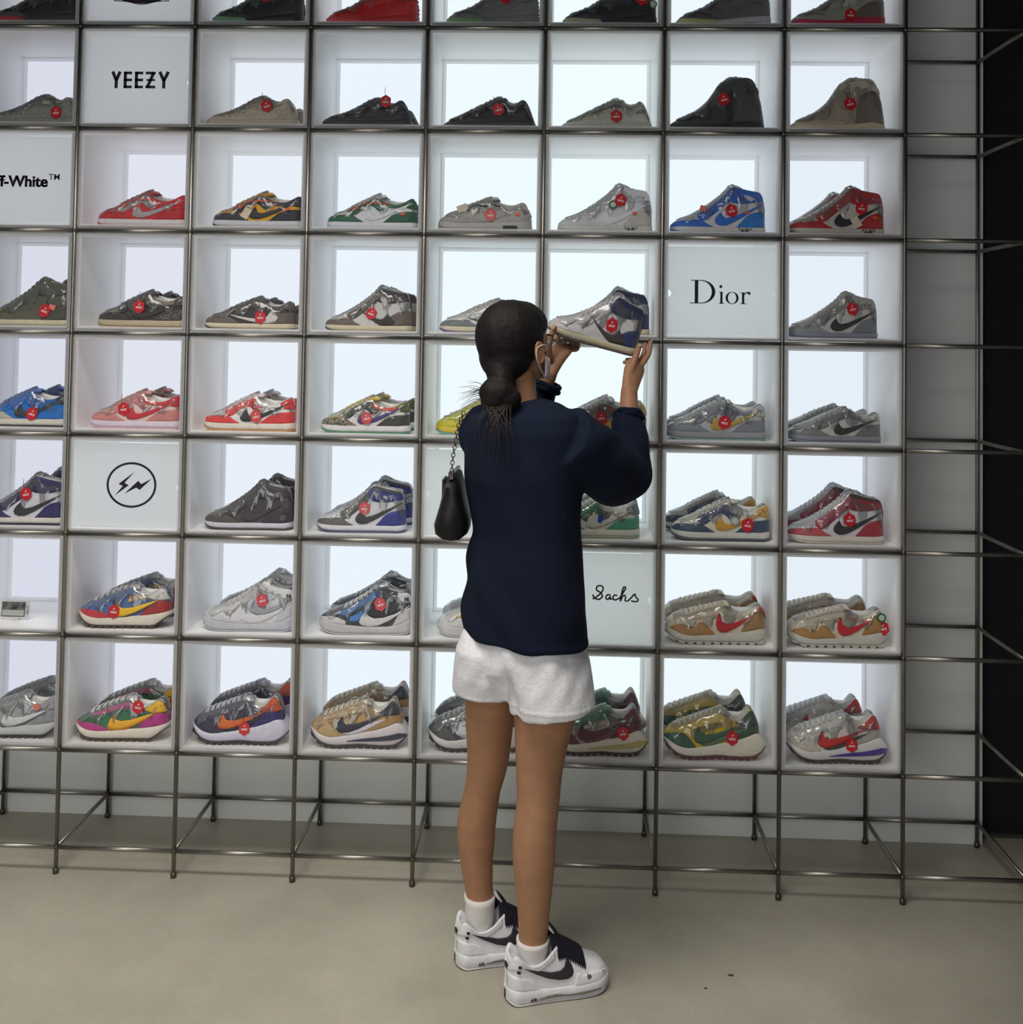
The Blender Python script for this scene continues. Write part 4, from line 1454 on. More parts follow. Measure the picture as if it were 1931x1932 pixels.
SH[2, 2] = ('dunk', dict(upper=(222, 160, 30), toe_wrap=(38, 38, 46), eyestay=(40, 40, 50), toe_box=(214, 158, 50), heel_counter=(34, 34, 44), swoosh=(34, 34, 42), midsole=(200, 200, 206), outsole=(34, 34, 40), collar=(44, 42, 50), heel_tab=(40, 40, 48), tongue=(214, 160, 40)), 'navy and mustard low sneaker with a paper hang tag', dict(extra=orange_laces, tags=[(40, 17, 'card', .5), (84, 22, 'orange', -.2)]))
SH[2, 3] = ('dunk', dict(upper=(214, 216, 220), toe_wrap=(30, 84, 58), eyestay=(34, 90, 62), toe_box=(220, 222, 224), heel_counter=(26, 78, 54), swoosh=(216, 218, 224), midsole=(208, 208, 214), outsole=(180, 184, 186), collar=(34, 88, 60), heel_tab=(30, 82, 56), tongue=(220, 222, 220)), 'green and white low sneaker with orange side laces', dict(extra=orange_laces, tags=[(86, 19, 'orange', -.2)], second=True))
SH[2, 4] = ('airmax', dict(upper=(164, 162, 158), toe_wrap=(152, 150, 148), eyestay=(158, 158, 156), midsole=(172, 170, 166), outsole=(150, 148, 144), sole_window=(30, 30, 40), tongue=(190, 188, 182)), 'grey low runner with dark sole window and dark laces', dict(extra=dark_laces, tags=[(58, 19), (27, 26, 'card', 1.2), (88, 20, 'orange', .2)], second=True))
SH[2, 5] = ('high', dict(upper=(206, 208, 212), toe_wrap=(196, 198, 200), swoosh=(222, 224, 230), eyestay=(190, 192, 194), heel_counter=(182, 180, 172), midsole=(196, 194, 190), outsole=(188, 186, 180), tongue=(214, 216, 218)), 'pale grey and white high-top with quoted sole lettering', dict(tags=[(66, 36), (58, 31, 'round'), (81, 22, 'orange', .1)], air=(77, 2.6)))
SH[2, 6] = ('high', dict(upper=(204, 204, 206), toe_wrap=(30, 92, 190), eyestay=(34, 98, 196), heel_counter=(30, 110, 190), ankle_panel=(28, 92, 192), swoosh=(34, 96, 196), midsole=(200, 198, 192), outsole=(40, 100, 190), tongue=(214, 216, 220)), 'bright blue and white high-top with quoted sole lettering', dict(tags=[(63, 26), (80, 24, 'orange', .1), (33, 28, 'pink', .4)], air=(77, 2.6), extra=ankle_wing))
SH[2, 7] = ('high', dict(upper=(196, 190, 182), toe_wrap=(172, 30, 36), toe_box=(186, 180, 172), eyestay=(168, 30, 36), heel_counter=(170, 30, 36), ankle_panel=(164, 28, 34), swoosh=(28, 26, 34), midsole=(190, 182, 172), outsole=(150, 40, 44), tongue=(196, 190, 186)), 'red and off-white high-top with quoted sole lettering', dict(tags=[(74, 30), (68, 15, 'card', -.5), (88, 20, 'orange', .2)], air=(81, 2.6), second=True, bdx=-.016))
SH[3, 0] = ('high', dict(upper=(78, 78, 62), toe_wrap=(80, 80, 64), eyestay=(70, 70, 56), heel_counter=(62, 62, 52), midsole=(196, 188, 158), outsole=(84, 82, 70), ankle_panel=(66, 64, 54), tongue=(84, 84, 72)), 'olive green high-top with cream midsole', dict(tags=[(72, 18), (80, 22, 'pink', .3)], second=True, skip=('swoosh',)))
SH[3, 1] = ('dunk', dict(upper=(60, 56, 54), toe_wrap=(44, 42, 44), eyestay=(50, 46, 46), toe_box=(120, 112, 98), heel_counter=(96, 92, 88), swoosh=(36, 34, 36), midsole=(176, 162, 136), outsole=(156, 128, 90), tongue=(70, 64, 58), collar=(120, 110, 96)), 'black patterned low sneaker with tan midsole', dict(tags=[(49, 24)], mats=dict(heel_counter='print', eyestay='print', upper='print'), second=True))
SH[3, 2] = ('slim_back', dict(upper=(40, 36, 38), toe_wrap=(92, 82, 74), toe_box=(86, 78, 72), eyestay=(52, 47, 47), heel_counter=(86, 76, 68), swoosh=(206, 204, 200), midsole=(204, 192, 166), outsole=(70, 50, 46), collar=(66, 60, 56), heel_tab=(84, 74, 66), tongue=(60, 56, 54)), 'brown and black low sneaker with reversed white swoosh', dict(tags=[(65, 15)], second=True))
SH[3, 3] = ('high_back', dict(upper=(200, 198, 196), toe_wrap=(92, 82, 74), toe_box=(180, 176, 172), eyestay=(86, 78, 72), heel_counter=(90, 80, 74), ankle_panel=(60, 54, 54), collar_top=(46, 42, 46), swoosh=(38, 36, 40), midsole=(202, 190, 160), outsole=(72, 60, 56), tongue=(170, 166, 162)), 'brown and white high-top with dark reversed swoosh', dict(tags=[(55, 22)], second=True))
SH[3, 4] = ('slim_back', dict(upper=(214, 214, 212), toe_wrap=(110, 114, 118), toe_box=(214, 212, 208), eyestay=(200, 200, 198), swoosh=(60, 60, 66), midsole=(208, 196, 166), outsole=(84, 80, 150), tongue=(196, 196, 192)), 'white and grey low sneaker with cream midsole', dict(second=True))
SH[3, 7] = ('high', dict(upper=(196, 194, 190), toe_wrap=(138, 140, 142), toe_box=(170, 170, 166), eyestay=(134, 136, 138), heel_counter=(112, 114, 118), ankle_panel=(150, 150, 146), swoosh=(42, 42, 44), midsole=(128, 132, 146), outsole=(132, 138, 166), tongue=(170, 170, 168)), 'grey high-top with black patterned swoosh', dict(tags=[(70, 35)], mats=dict(swoosh='print')))
SH[4, 0] = ('dunk', dict(upper=(22, 104, 190), toe_wrap=(180, 176, 160), eyestay=(24, 100, 190), toe_box=(160, 160, 150), heel_counter=(24, 100, 186), swoosh=(40, 44, 50), midsole=(206, 202, 186), outsole=(36, 32, 44), collar=(30, 80, 150), heel_tab=(40, 42, 46), tongue=(60, 100, 170)), 'bright blue low sneaker with dark swoosh', dict(tags=[(62, 15)], second=True))
SH[4, 1] = ('dunk', dict(upper=(214, 190, 184), toe_wrap=(196, 122, 116), toe_box=(204, 150, 144), eyestay=(198, 120, 116), heel_counter=(190, 116, 110), swoosh=(190, 28, 44), midsole=(206, 196, 206), outsole=(196, 150, 170), collar=(190, 40, 52), heel_tab=(186, 36, 50), tongue=(206, 140, 136)), 'pink low sneaker with crimson swoosh', dict(tags=[(40, 22)], second=True))
SH[4, 2] = ('dunk', dict(upper=(222, 220, 218), toe_wrap=(210, 48, 50), toe_box=(196, 196, 200), eyestay=(206, 46, 48), heel_counter=(206, 46, 48), swoosh=(32, 38, 36), midsole=(214, 206, 192), outsole=(172, 122, 66), collar=(214, 212, 208), heel_tab=(206, 46, 48), tongue=(222, 214, 212)), 'red and white low sneaker with dark swoosh and gum outsole', dict(tags=[(60, 17)], second=True))
SH[4, 3] = ('dunk', dict(upper=(214, 212, 208), toe_wrap=(150, 144, 118), toe_box=(160, 140, 92), eyestay=(62, 76, 70), heel_counter=(46, 48, 46), swoosh=(58, 46, 110), midsole=(214, 210, 212), outsole=(60, 120, 84), collar=(196, 70, 60), heel_tab=(120, 130, 60), tongue=(214, 190, 60)), 'multicoloured low sneaker with cracked print toe and purple swoosh', dict(tags=[(53, 18)], mats=dict(toe_wrap='print', eyestay='print', heel_tab='print'), second=True))
SH[4, 4] = ('dunk', dict(upper=(190, 192, 44), toe_wrap=(188, 184, 36), toe_box=(180, 186, 60), eyestay=(180, 180, 40), midsole=(206, 180, 50), outsole=(96, 150, 160), tongue=(200, 200, 120)), 'yellow green low sneaker with teal outsole', dict(second=True))
SH[4, 5] = ('dunk', dict(upper=(214, 212, 208), toe_wrap=(206, 204, 200), eyestay=(120, 112, 108), heel_counter=(70, 68, 70), swoosh=(226, 160, 44), midsole=(206, 204, 204), outsole=(120, 150, 150), collar=(206, 120, 104), heel_tab=(214, 190, 120), tongue=(206, 206, 206)), 'white low sneaker with orange swoosh behind the raised arm', dict(tags=[(52, 22)], second=True))
SH[4, 6] = ('dunk', dict(upper=(176, 178, 180), toe_wrap=(124, 130, 142), toe_box=(180, 182, 184), eyestay=(118, 124, 136), heel_counter=(116, 122, 134), swoosh=(176, 144, 66), midsole=(142, 144, 150), outsole=(120, 154, 150), collar=(116, 122, 134), tongue=(196, 198, 198)), 'slate grey low sneaker with gold swoosh', dict(tags=[(57, 19)], second=True))
SH[4, 7] = ('slim', dict(upper=(192, 192, 188), toe_wrap=(120, 122, 124), toe_box=(160, 160, 158), eyestay=(116, 118, 120), heel_counter=(104, 106, 108), swoosh=(44, 44, 46), midsole=(130, 134, 144), outsole=(126, 132, 150), collar=(150, 150, 150), tongue=(176, 178, 178)), 'grey low sneaker with black patterned swoosh', dict(mats=dict(swoosh='print'), second=True))
SH[5, 0] = ('high', dict(upper=(206, 204, 214), toe_wrap=(40, 32, 84), eyestay=(38, 30, 78), heel_counter=(34, 30, 82), ankle_panel=(34, 30, 76), swoosh=(36, 34, 40), midsole=(206, 200, 190), outsole=(34, 28, 60), tongue=(150, 150, 156)), 'violet and white high-top with black swoosh', dict(tags=[(57, 33)], second=True))
SH[5, 2] = ('high', dict(upper=(56, 50, 52), toe_wrap=(66, 60, 60), toe_box=(72, 66, 64), eyestay=(50, 44, 48), heel_counter=(44, 38, 44), ankle_panel=(48, 42, 46), midsole=(190, 188, 200), outsole=(48, 40, 42), tongue=(64, 58, 58), swoosh=(46, 40, 44)), 'dark brown leather high-top with white midsole', dict(extra=bolt_mark, second=True))
SH[5, 3] = ('high', dict(upper=(206, 206, 212), toe_wrap=(84, 82, 80), toe_box=(206, 206, 208), eyestay=(86, 84, 80), heel_counter=(36, 44, 124), ankle_panel=(34, 42, 118), collar_top=(60, 60, 66), swoosh=(44, 44, 44), midsole=(202, 202, 208), outsole=(70, 66, 110), tongue=(150, 150, 148)), 'grey and royal navy high-top with black swoosh', dict(tags=[(55, 27)], second=True))
SH[5, 5] = ('dunk', dict(upper=(200, 198, 188), toe_wrap=(60, 144, 110), eyestay=(64, 148, 114), heel_counter=(60, 142, 110), swoosh=(196, 194, 184), midsole=(204, 200, 184), outsole=(150, 158, 140), collar=(206, 204, 196), heel_tab=(110, 120, 124), tongue=(214, 214, 208)), 'jade green and cream low sneaker with small blue tag', dict(tags=[(58, 20, 'blue', .1)], second=True))
SH[5, 6] = ('dunk', dict(upper=(206, 202, 186), toe_wrap=(44, 62, 84), toe_box=(196, 196, 186), eyestay=(46, 56, 92), heel_counter=(40, 58, 86), swoosh=(190, 140, 40), midsole=(196, 196, 188), outsole=(56, 60, 70), collar=(196, 196, 190), heel_tab=(190, 150, 60), tongue=(206, 204, 196)), 'navy and cream low sneaker with mustard swoosh', dict(tags=[(76, 17), (63, 21, 'round', .1)], tint=(150, 152, 156), second=True, bdx=-.012))
SH[5, 7] = ('high', dict(upper=(206, 206, 212), toe_wrap=(176, 70, 74), toe_box=(200, 200, 200), eyestay=(160, 40, 66), heel_counter=(150, 34, 46), ankle_panel=(140, 34, 44), collar_top=(60, 40, 44), swoosh=(36, 30, 32), midsole=(206, 200, 186), outsole=(196, 190, 176), tongue=(206, 206, 208)), 'crimson and white high-top with black swoosh', dict(tags=[(62, 25)], second=True, bdx=-.012))
SH[6, 1] = ('cutaway', dict(upper=(66, 96, 150), toe_wrap=(186, 40, 50), eyestay=(70, 92, 140), overlay=(210, 170, 120), heel_counter=(156, 34, 40), heel_tab=(200, 196, 188), swoosh=(232, 182, 30), swoosh_second=(60, 54, 56), midsole=(214, 206, 190), outsole=(60, 40, 40), tongue=(190, 186, 184), tread=(60, 42, 42)), 'blue and red runner with yellow swoosh', dict(tags=[(42, 18)], second=True))
SH[6, 2] = ('blazer', dict(upper=(204, 204, 206), toe_wrap=(188, 188, 194), eyestay=(206, 204, 200), heel_counter=(190, 190, 196), swoosh=(212, 212, 216), swoosh_second=(150, 152, 160), midsole=(182, 182, 190), outsole=(178, 178, 186), heel_tab=(206, 206, 210), tongue=(212, 210, 204), foxing_wedge=(190, 190, 196)), 'all pale grey mid-top with thick rubber sole', dict(tags=[(66, 33)], extra=n_mark, second=True))
SH[6, 3] = ('blazer', dict(upper=(50, 52, 58), toe_wrap=(190, 190, 192), eyestay=(60, 110, 178), side_stripe=(60, 116, 186), heel_counter=(190, 190, 194), swoosh=(206, 204, 206), swoosh_second=(34, 34, 38), midsole=(184, 182, 184), outsole=(180, 178, 180), heel_tab=(190, 196, 200), collar=(40, 40, 46), tongue=(206, 210, 212)), 'blue, black and grey mid-top with thick rubber sole', dict(tags=[(66, 32)], extra=n_mark, second=True))
SH[6, 4] = ('blazer', dict(upper=(214, 214, 214), toe_wrap=(206, 206, 206), eyestay=(212, 178, 60), side_stripe=(214, 182, 60), midsole=(200, 200, 200), outsole=(196, 196, 196), swoosh=(120, 124, 130), tongue=(214, 214, 214)), 'white mid-top with yellow lacing strip', dict(second=True))
SH[6, 6] = ('lugged', dict(upper=(206, 196, 170), toe_wrap=(160, 118, 70), eyestay=(206, 194, 164), heel_counter=(150, 112, 64), collar=(196, 186, 160), heel_loop=(170, 40, 50), swoosh=(180, 24, 34), midsole=(196, 192, 180), outsole=(180, 176, 164), tongue=(206, 196, 170), tread=(176, 172, 158)), 'sand and cream runner with red swoosh and red heel loop', dict(second=True, scale=1.04))
SH[6, 7] = ('lugged', dict(upper=(206, 198, 176), toe_wrap=(164, 120, 62), eyestay=(206, 196, 170), heel_counter=(158, 116, 56), collar=(206, 160, 140), swoosh=(186, 22, 32), midsole=(196, 192, 182), outsole=(180, 176, 164), tongue=(206, 198, 176), tread=(176, 172, 160)), 'sand and cream runner with round green heel tag', dict(tags=[(96, 20), (94, 31, 'round', .3)], second=True, bdx=-.012, scale=1.02))
SH[7, 0] = ('cutaway', dict(upper=(150, 152, 154), toe_wrap=(140, 142, 146), eyestay=(160, 160, 158), heel_counter=(140, 142, 146), swoosh=(204, 206, 208), swoosh_second=(84, 86, 90), midsole=(190, 190, 190), outsole=(40, 38, 42), tongue=(150, 150, 150), tread=(40, 38, 42)), 'grey runner with white swoosh and dark tread', dict(tags=[(76, 33, 'pink', 1.2)], second=True))
SH[7, 1] = ('cutaway', dict(upper=(44, 104, 70), toe_wrap=(176, 48, 124), eyestay=(184, 80, 130), heel_counter=(170, 44, 124), heel_tab=(226, 170, 30), swoosh=(232, 170, 30), swoosh_second=(214, 120, 20), midsole=(220, 212, 196), outsole=(66, 44, 40), tongue=(214, 206, 208), tread=(60, 40, 38)), 'green and magenta runner with yellow double swoosh', dict(tags=[(70, 36)], second=True))
SH[7, 2] = ('runner', dict(upper=(52, 50, 74), toe_wrap=(44, 40, 62), eyestay=(60, 60, 80), heel_counter=(44, 38, 96), heel_tab=(190, 76, 36), swoosh=(206, 92, 36), swoosh_second=(36, 34, 48), midsole=(208, 204, 222), outsole=(40, 34, 38), tongue=(196, 192, 200), tread=(40, 32, 38)), 'dark violet runner with orange swoosh', dict(tags=[(60, 18)], second=True))
SH[7, 3] = ('runner', dict(upper=(176, 144, 96), toe_wrap=(180, 150, 104), eyestay=(180, 150, 108), heel_counter=(160, 126, 78), heel_tab=(44, 46, 60), swoosh=(36, 38, 54), swoosh_second=(206, 204, 214), midsole=(210, 202, 204), sole_wedge=(44, 48, 66), outsole=(50, 42, 40), tongue=(206, 196, 170), tread=(46, 38, 38)), 'tan runner with navy swoosh and navy sole wedge', dict(second=True))
SH[7, 4] = ('runner', dict(upper=(66, 68, 72), toe_wrap=(76, 78, 80), eyestay=(130, 132, 134), heel_counter=(60, 60, 66), swoosh=(206, 206, 214), swoosh_second=(190, 190, 200), overlay=(190, 192, 204), midsole=(210, 206, 204), outsole=(44, 40, 42), tongue=(150, 150, 150), tread=(42, 38, 40)), 'charcoal runner with white overlays behind the bare legs', dict(second=True))
SH[7, 5] = ('runner', dict(upper=(150, 140, 128), toe_wrap=(92, 56, 66), eyestay=(60, 136, 108), heel_counter=(92, 44, 56), heel_tab=(96, 50, 58), overlay=(170, 160, 146), swoosh=(86, 44, 56), swoosh_second=(104, 66, 76), midsole=(212, 204, 190), sole_wedge=(176, 160, 92), outsole=(60, 40, 44), tongue=(70, 146, 118), tread=(56, 36, 42)), 'maroon and green runner with round green tag', dict(tags=[(79, 25), (97, 21, 'round', .2)], second=True))
SH[7, 6] = ('runner', dict(upper=(196, 164, 36), toe_wrap=(50, 84, 70), eyestay=(212, 188, 80), heel_counter=(48, 72, 58), heel_tab=(46, 62, 54), overlay=(120, 110, 56), swoosh=(52, 84, 66), swoosh_second=(88, 108, 84), midsole=(216, 210, 194), outsole=(84, 44, 44), tongue=(176, 176, 170), tread=(80, 40, 42)), 'yellow and bottle green runner', dict(tags=[(70, 23)], second=True, bdx=-.012, scale=1.0))
SH[7, 7] = ('runner', dict(upper=(206, 200, 188), toe_wrap=(190, 184, 172), eyestay=(214, 212, 206), heel_counter=(160, 156, 146), heel_tab=(166, 40, 42), swoosh=(190, 40, 36), swoosh_second=(70, 56, 52), midsole=(210, 206, 206), sole_wedge=(56, 44, 128), outsole=(60, 40, 42), tongue=(206, 206, 204), tread=(56, 36, 40)), 'white runner with red swoosh and violet sole wedge', dict(tags=[(66, 20)], second=True, bdx=-.012))

GROUP = 'wrapped sneakers in the display boxes'
YF, YB = 0.085, 0.228
SIGN_BOX = {(1, 1): 'crossed Z lettering', (2, 0): 'raised trademark lettering', (3, 6): 'serif lettering', (5, 1): 'ringed lightning bolts', (6, 5): 'handwritten name', (0, 1): 'winged emblem', (5, 4): 'blank panel behind the handbag'}
for r in range(8):
    for c in range(8):
        if (r, c) in SIGN_BOX:
            make_box(r, c, 'white lit display box fronted by the panel with ' + SIGN_BOX[r, c] if (r, c) != (5, 4) else 'white lit display box with a blank panel behind the handbag')
        elif (r, c) == (6, 0):
            make_box(r, c, 'white lit display box holding only a small instant photo')
        elif (r, c) == (3, 5):
            make_box(r, c, 'white lit display box behind the raised sneaker, with one navy shoe left')
        else:
            make_box(r, c, 'lit display box holding the ' + SH[r, c][2])

SIZES = {(3, 3): .93, (5, 3): .95, (5, 2): .95, (3, 7): .94, (3, 2): .97, (4, 7): .97, (4, 6): 1.04, (5, 6): 1.02, (4, 3): .95, (2, 4): .97, (1, 3): .97, (4, 2): .98, (1, 5): .98, (2, 3): .97}
for (r, c), (st, cols, desc, op) in SH.items():
    if r == 1:
        cols = {k: tuple(min(240, round(v * 1.16 + 6)) for v in rgb) for k, rgb in cols.items()}
    sc = op.get('scale', SIZES.get((r, c), 0.975 if st == 'runner' else 1.0))
    x0 = (c - 1) * PITCH
    x = x0 + TOE[r, c] + 50 * U * sc
    hx = 57 if st == 'runner' else 51
    x = min(x, x0 + 0.3475 - hx * U * sc)
    x = max(x, x0 + 0.0165 + 51 * U * sc)
    p = (x, YF, box_floor(r) + .0004)
    kw = dict(mats=op.get('mats'), scale=sc, skip=op.get('skip', ()), tint=op.get('tint'))
    make_shoe(st, cols, p, label=desc, group=GROUP, tags=op.get('tags', ()), air=op.get('air'), extra=op.get('extra'), **kw)
    if op.get('second'):
        bx = min(max(p[0] + op.get('bdx', .006), x0 + 0.0165 + 51 * U * sc), x0 + 0.3475 - hx * U * sc)
        make_shoe(st, cols, (bx, YB, p[2]), label='rear mate behind the ' + desc, group=GROUP, **kw)

# the single shoe left in its box, and its twin that is held up
TWIN = dict(upper=(206, 204, 204), toe_wrap=(206, 204, 206), toe_box=(200, 198, 204), eyestay=(196, 194, 192), heel_counter=(30, 46, 92), ankle_panel=(28, 40, 84), collar_top=(26, 34, 62), swoosh=(62, 56, 54), midsole=(204, 194, 160), outsole=(74, 62, 66), tongue=(200, 198, 196))
make_shoe('high_back', TWIN, (4 * PITCH + 0.1965, 0.20, box_floor(3) + .0003), label='navy and white high-top left standing in its box behind the raised hand', group=GROUP)

# ------------------------------------------------------------------ instant photo on a little stand
ph = empty('instant_photo', (-0.36 + .157, .10, box_floor(6) + .0008))
tag(ph, 'small instant photo on a clear stand in the otherwise empty box', 'photo')
w, h = .047, .0265
MB().box(-w, w, -.0006, .0006, .006, .006 + 2 * h).obj('photo_card', pm('photo_border', (206, 204, 206), .35), ph, rot=(-.15, 0, 0))
MB().box(-w + .004, w - .014, -.0012, -.0006, .010, .002 + 2 * h).obj('photo_image', pm('photo_image', (52, 50, 50), .25, noise=(38, 0.5), rgb2=(120, 124, 118)), ph, rot=(-.15, 0, 0))
MB().box(-.040, .030, -.0018, -.0012, .013, .030).obj('photo_shape', pm('photo_light', (168, 172, 166), .3), ph, rot=(-.15, 0, 0))
MB().box(-.014, .014, -.004, .016, 0, .006).obj('stand', pm('clear_stand', (206, 206, 200), .2), ph)
me = text_mesh('HIYNA', .0095, .0002)
link('photo_text', me, pm('grey_print', (96, 92, 98), .5), ph, (w - .006, -.0058, .034), (0, math.pi / 2, 0))

# ------------------------------------------------------------------ the person
PX, PY = 1.40, -0.43
person = empty('person', (PX, PY, 0))
tag(person, 'person in navy sweater and white shorts lifting a wrapped high-top sneaker', 'person')
M_SKIN = pm('skin', (166, 122, 92), 0.5, noise=(30, 0.05), spec=0.35)
M_KNIT = pm('navy_sweater_knit', (15, 24, 43), 0.9, noise=(140, 0.12), bump=(420, 0.35), spec=0.2)
M_LINEN = pm('white_linen', (232, 232, 236), 0.85, noise=(70, 0.05), bump=(180, 0.35))
M_SOCK = pm('white_ribbed_cotton', (224, 220, 218), 0.85, bump=(300, 0.3))
M_HAIR = pm('dark_brown_hair', (19, 14, 14), 0.62, noise=(70, 0.3), spec=0.28)
nt = M_HAIR.node_tree
_tc = nt.nodes.new('ShaderNodeTexCoord')
_mp = nt.nodes.new('ShaderNodeMapping')
_mp.inputs['Scale'].default_value = (420, 420, 26)
_ns = nt.nodes.new('ShaderNodeTexNoise')
_ns.inputs['Scale'].default_value = 1.0
_ns.inputs['Detail'].default_value = 3
_bp = nt.nodes.new('ShaderNodeBump')
_bp.inputs['Strength'].default_value = 0.55
_bp.inputs['Distance'].default_value = 0.003
nt.links.new(_tc.outputs['Object'], _mp.inputs['Vector'])
nt.links.new(_mp.outputs['Vector'], _ns.inputs['Vector'])
nt.links.new(_ns.outputs['Fac'], _bp.inputs['Height'])
nt.links.new(_bp.outputs['Normal'], nt.nodes['Principled BSDF'].inputs['Normal'])
M_MASK = pm('pale_pink_mask', (226, 208, 212), 0.8, noise=(60, 0.04))
M_BAG = pm('black_leather', (20, 21, 22), 0.5, bump=(220, 0.2))
M_CHAIN = pm('dark_metal_chain', (92, 80, 82), 0.35, metal=0.9)

UX = (0.755, -0.656, 0.0)                    # the person's right hand side
FW = np.array((0.682, 0.731, 0.0))           # where the face looks
RT = np.array((0.731, -0.682, 0.0))
HROT = np.stack([RT, FW, np.array((0, 0, 1.0))], 1)


def fuse(name, mb, voxel, mat, parent, smooth=4, disp=None):
    """fuses overlapping lofts into one continuous skin"""
    me = mb.mesh(name)
    me.transform(Matrix.Translation((-PX, -PY, 0)))
    o = bpy.data.objects.new(name + '_tmp', me)
    COL.objects.link(o)
    md = o.modifiers.new('r', 'REMESH')
    md.mode = 'VOXEL'
    md.voxel_size = voxel
    md.adaptivity = 0
    ms = o.modifiers.new('s', 'SMOOTH')
    ms.factor = 0.5
    ms.iterations = smooth
    dg = bpy.context.evaluated_depsgraph_get()
    out = bpy.data.meshes.new_from_object(o.evaluated_get(dg))
    bpy.data.objects.remove(o)
    out.name = name
    if disp:
        n = len(out.vertices)
        co = np.empty(n * 3)
        out.vertices.foreach_get('co', co)
        co = co.reshape(-1, 3)
        no = np.empty(n * 3)
        out.vertices.foreach_get('normal', no)
        no = no.reshape(-1, 3)
        co = co + no * disp(co + np.array((PX, PY, 0)))[:, None]
        out.vertices.foreach_set('co', co.ravel())
    out.polygons.foreach_set('use_smooth', [True] * len(out.polygons))
    out.materials.clear()
    out.update()
    return link(name, out, mat, parent)


# -- body: one continuous skin
b = MB()
b.tube([(1.402, -.44, .80), (1.402, -.44, .86), (1.405, -.44, .94), (1.41, -.44, 1.04), (1.408, -.445, 1.14), (1.403, -.45, 1.26), (1.402, -.45, 1.36), (1.398, -.45, 1.42), (1.395, -.45, 1.455)],
       [(.13, .10), (.150, .105), (.140, .10), (.122, .09), (.126, .092), (.140, .10), (.148, .092), (.125, .07), (.06, .05)], 20, ref=UX)
b.tube([(1.395, -.452, 1.42), (1.392, -.452, 1.47), (1.388, -.448, 1.52), (1.384, -.44, 1.57)], [.056, .046, .044, .05], 16)
HC = np.array((1.377, -.448, 1.628))
b.ball(HC, (.073, .092, .096), 20, 14, HROT)
b.ball(HC + FW * .035 + np.array((0, 0, -.052)), (.056, .060, .058), 18, 12, HROT)      # jaw
b.ball(HC + FW * .066 + np.array((0, 0, -.096)), (.022, .022, .018), 12, 8, HROT)       # chin
b.ball(HC + FW * .060 + np.array((0, 0, .008)), (.052, .034, .030), 16, 10, HROT)       # brow
b.tube([HC + FW * .090 + np.array((0, 0, .010)), HC + FW * .100 + np.array((0, 0, -.016)), HC + FW * .108 + np.array((0, 0, -.034)), HC + FW * .090 + np.array((0, 0, -.042))], [.007, .009, .012, .009], 10)
for q in (-.062, -.071):
    b.ball(HC + FW * .089 + np.array((0, 0, q)), (.020, .008, .005), 12, 8, HROT)           # lips
for s in (-1, 1):
    e0 = HC + RT * .080 * s + FW * .006 + np.array((0, 0, -.030))
    t = np.linspace(0, 2 * math.pi, 14, endpoint=False)
    b.tube([e0 + RT * s * .004 + FW * (.014 * math.cos(a) - .004 * math.sin(a)) + np.array((0, 0, .027 * math.sin(a))) for a in t], .0045, 8, closed=True)
    b.ball(e0, (.007, .014, .026), 10, 8, HROT)
# legs
LEG_R = [(1.472, -.488, .86), (1.472, -.488, .78), (1.468, -.484, .69), (1.463, -.482, .64), (1.457, -.487, .55), (1.455, -.492, .475), (1.447, -.500, .386), (1.447, -.502, .32), (1.448, -.502, .256), (1.448, -.502, .19), (1.447, -.500, .136), (1.445, -.498, .075), (1.445, -.496, .045)]
LEG_L = [(1.328, -.402, .86), (1.328, -.400, .78), (1.325, -.396, .70), (1.324, -.392, .62), (1.321, -.384, .53), (1.308, -.376, .45), (1.293, -.364, .36), (1.292, -.36, .31), (1.294, -.36, .26), (1.300, -.36, .20), (1.305, -.36, .155), (1.304, -.358, .085), (1.304, -.355, .05)]
RADR = [.050, .072, .079, .071, .059, .0535, .0545, .0525, .0455, .039, .0355, .034, .03]
RADL = [.045, .062, .067, .0625, .0545, .047, .0515, .050, .044, .0375, .0345, .033, .03]
for P, Rd, d in ((LEG_R, RADR, .32), (LEG_L, RADL, .30)):
    Q = catmull(P, 4)
    b.tube(Q, np.interp(np.linspace(0, len(P) - 1, len(Q)), range(len(P)), Rd).tolist(), 36)
    a = np.array(P[-1])
    dv = np.array((math.cos(d), math.sin(d), 0))
    b.tube([a - dv * .028, a + dv * .03, a + dv * .08 + np.array((0, 0, -.012)), a + dv * .14 + np.array((0, 0, -.018))], [.026, .03, .026, .016], 12)
# arms
ARM_R = [(1.520, -.53, 1.405), (1.555, -.50, 1.37), (1.60, -.44, 1.325), (1.650, -.37, 1.268), (1.668, -.345, 1.275), (1.680, -.31, 1.33), (1.686, -.265, 1.40), (1.689, -.232, 1.465), (1.690, -.222, 1.497)]
ARM_L = [(1.288, -.355, 1.405), (1.305, -.31, 1.37), (1.33, -.23, 1.33), (1.355, -.155, 1.300), (1.365, -.135, 1.31), (1.395, -.145, 1.37), (1.430, -.162, 1.45), (1.458, -.176, 1.515), (1.468, -.178, 1.540)]
RA = [.036, .038, .038, .037, .036, .036, .032, .025, .023]
for P in (ARM_R, ARM_L):
    Q = catmull(P, 4)
    b.tube(Q, np.interp(np.linspace(0, len(P) - 1, len(Q)), range(len(P)), RA).tolist(), 16)


def finger(pts, r0=.0088, r1=.0066):
    Q = catmull(pts, 5)
    n = len(Q)
    rr = [r0 + (r1 - r0) * i / (n - 1) for i in range(n)]
    rr[0] *= .9
    b.tube(Q, rr, 10)
    b.ball(Q[-1], r1 * 1.02, 10, 8)
    b.ball(Q[n // 2], rr[n // 2] * 1.09, 10, 8)


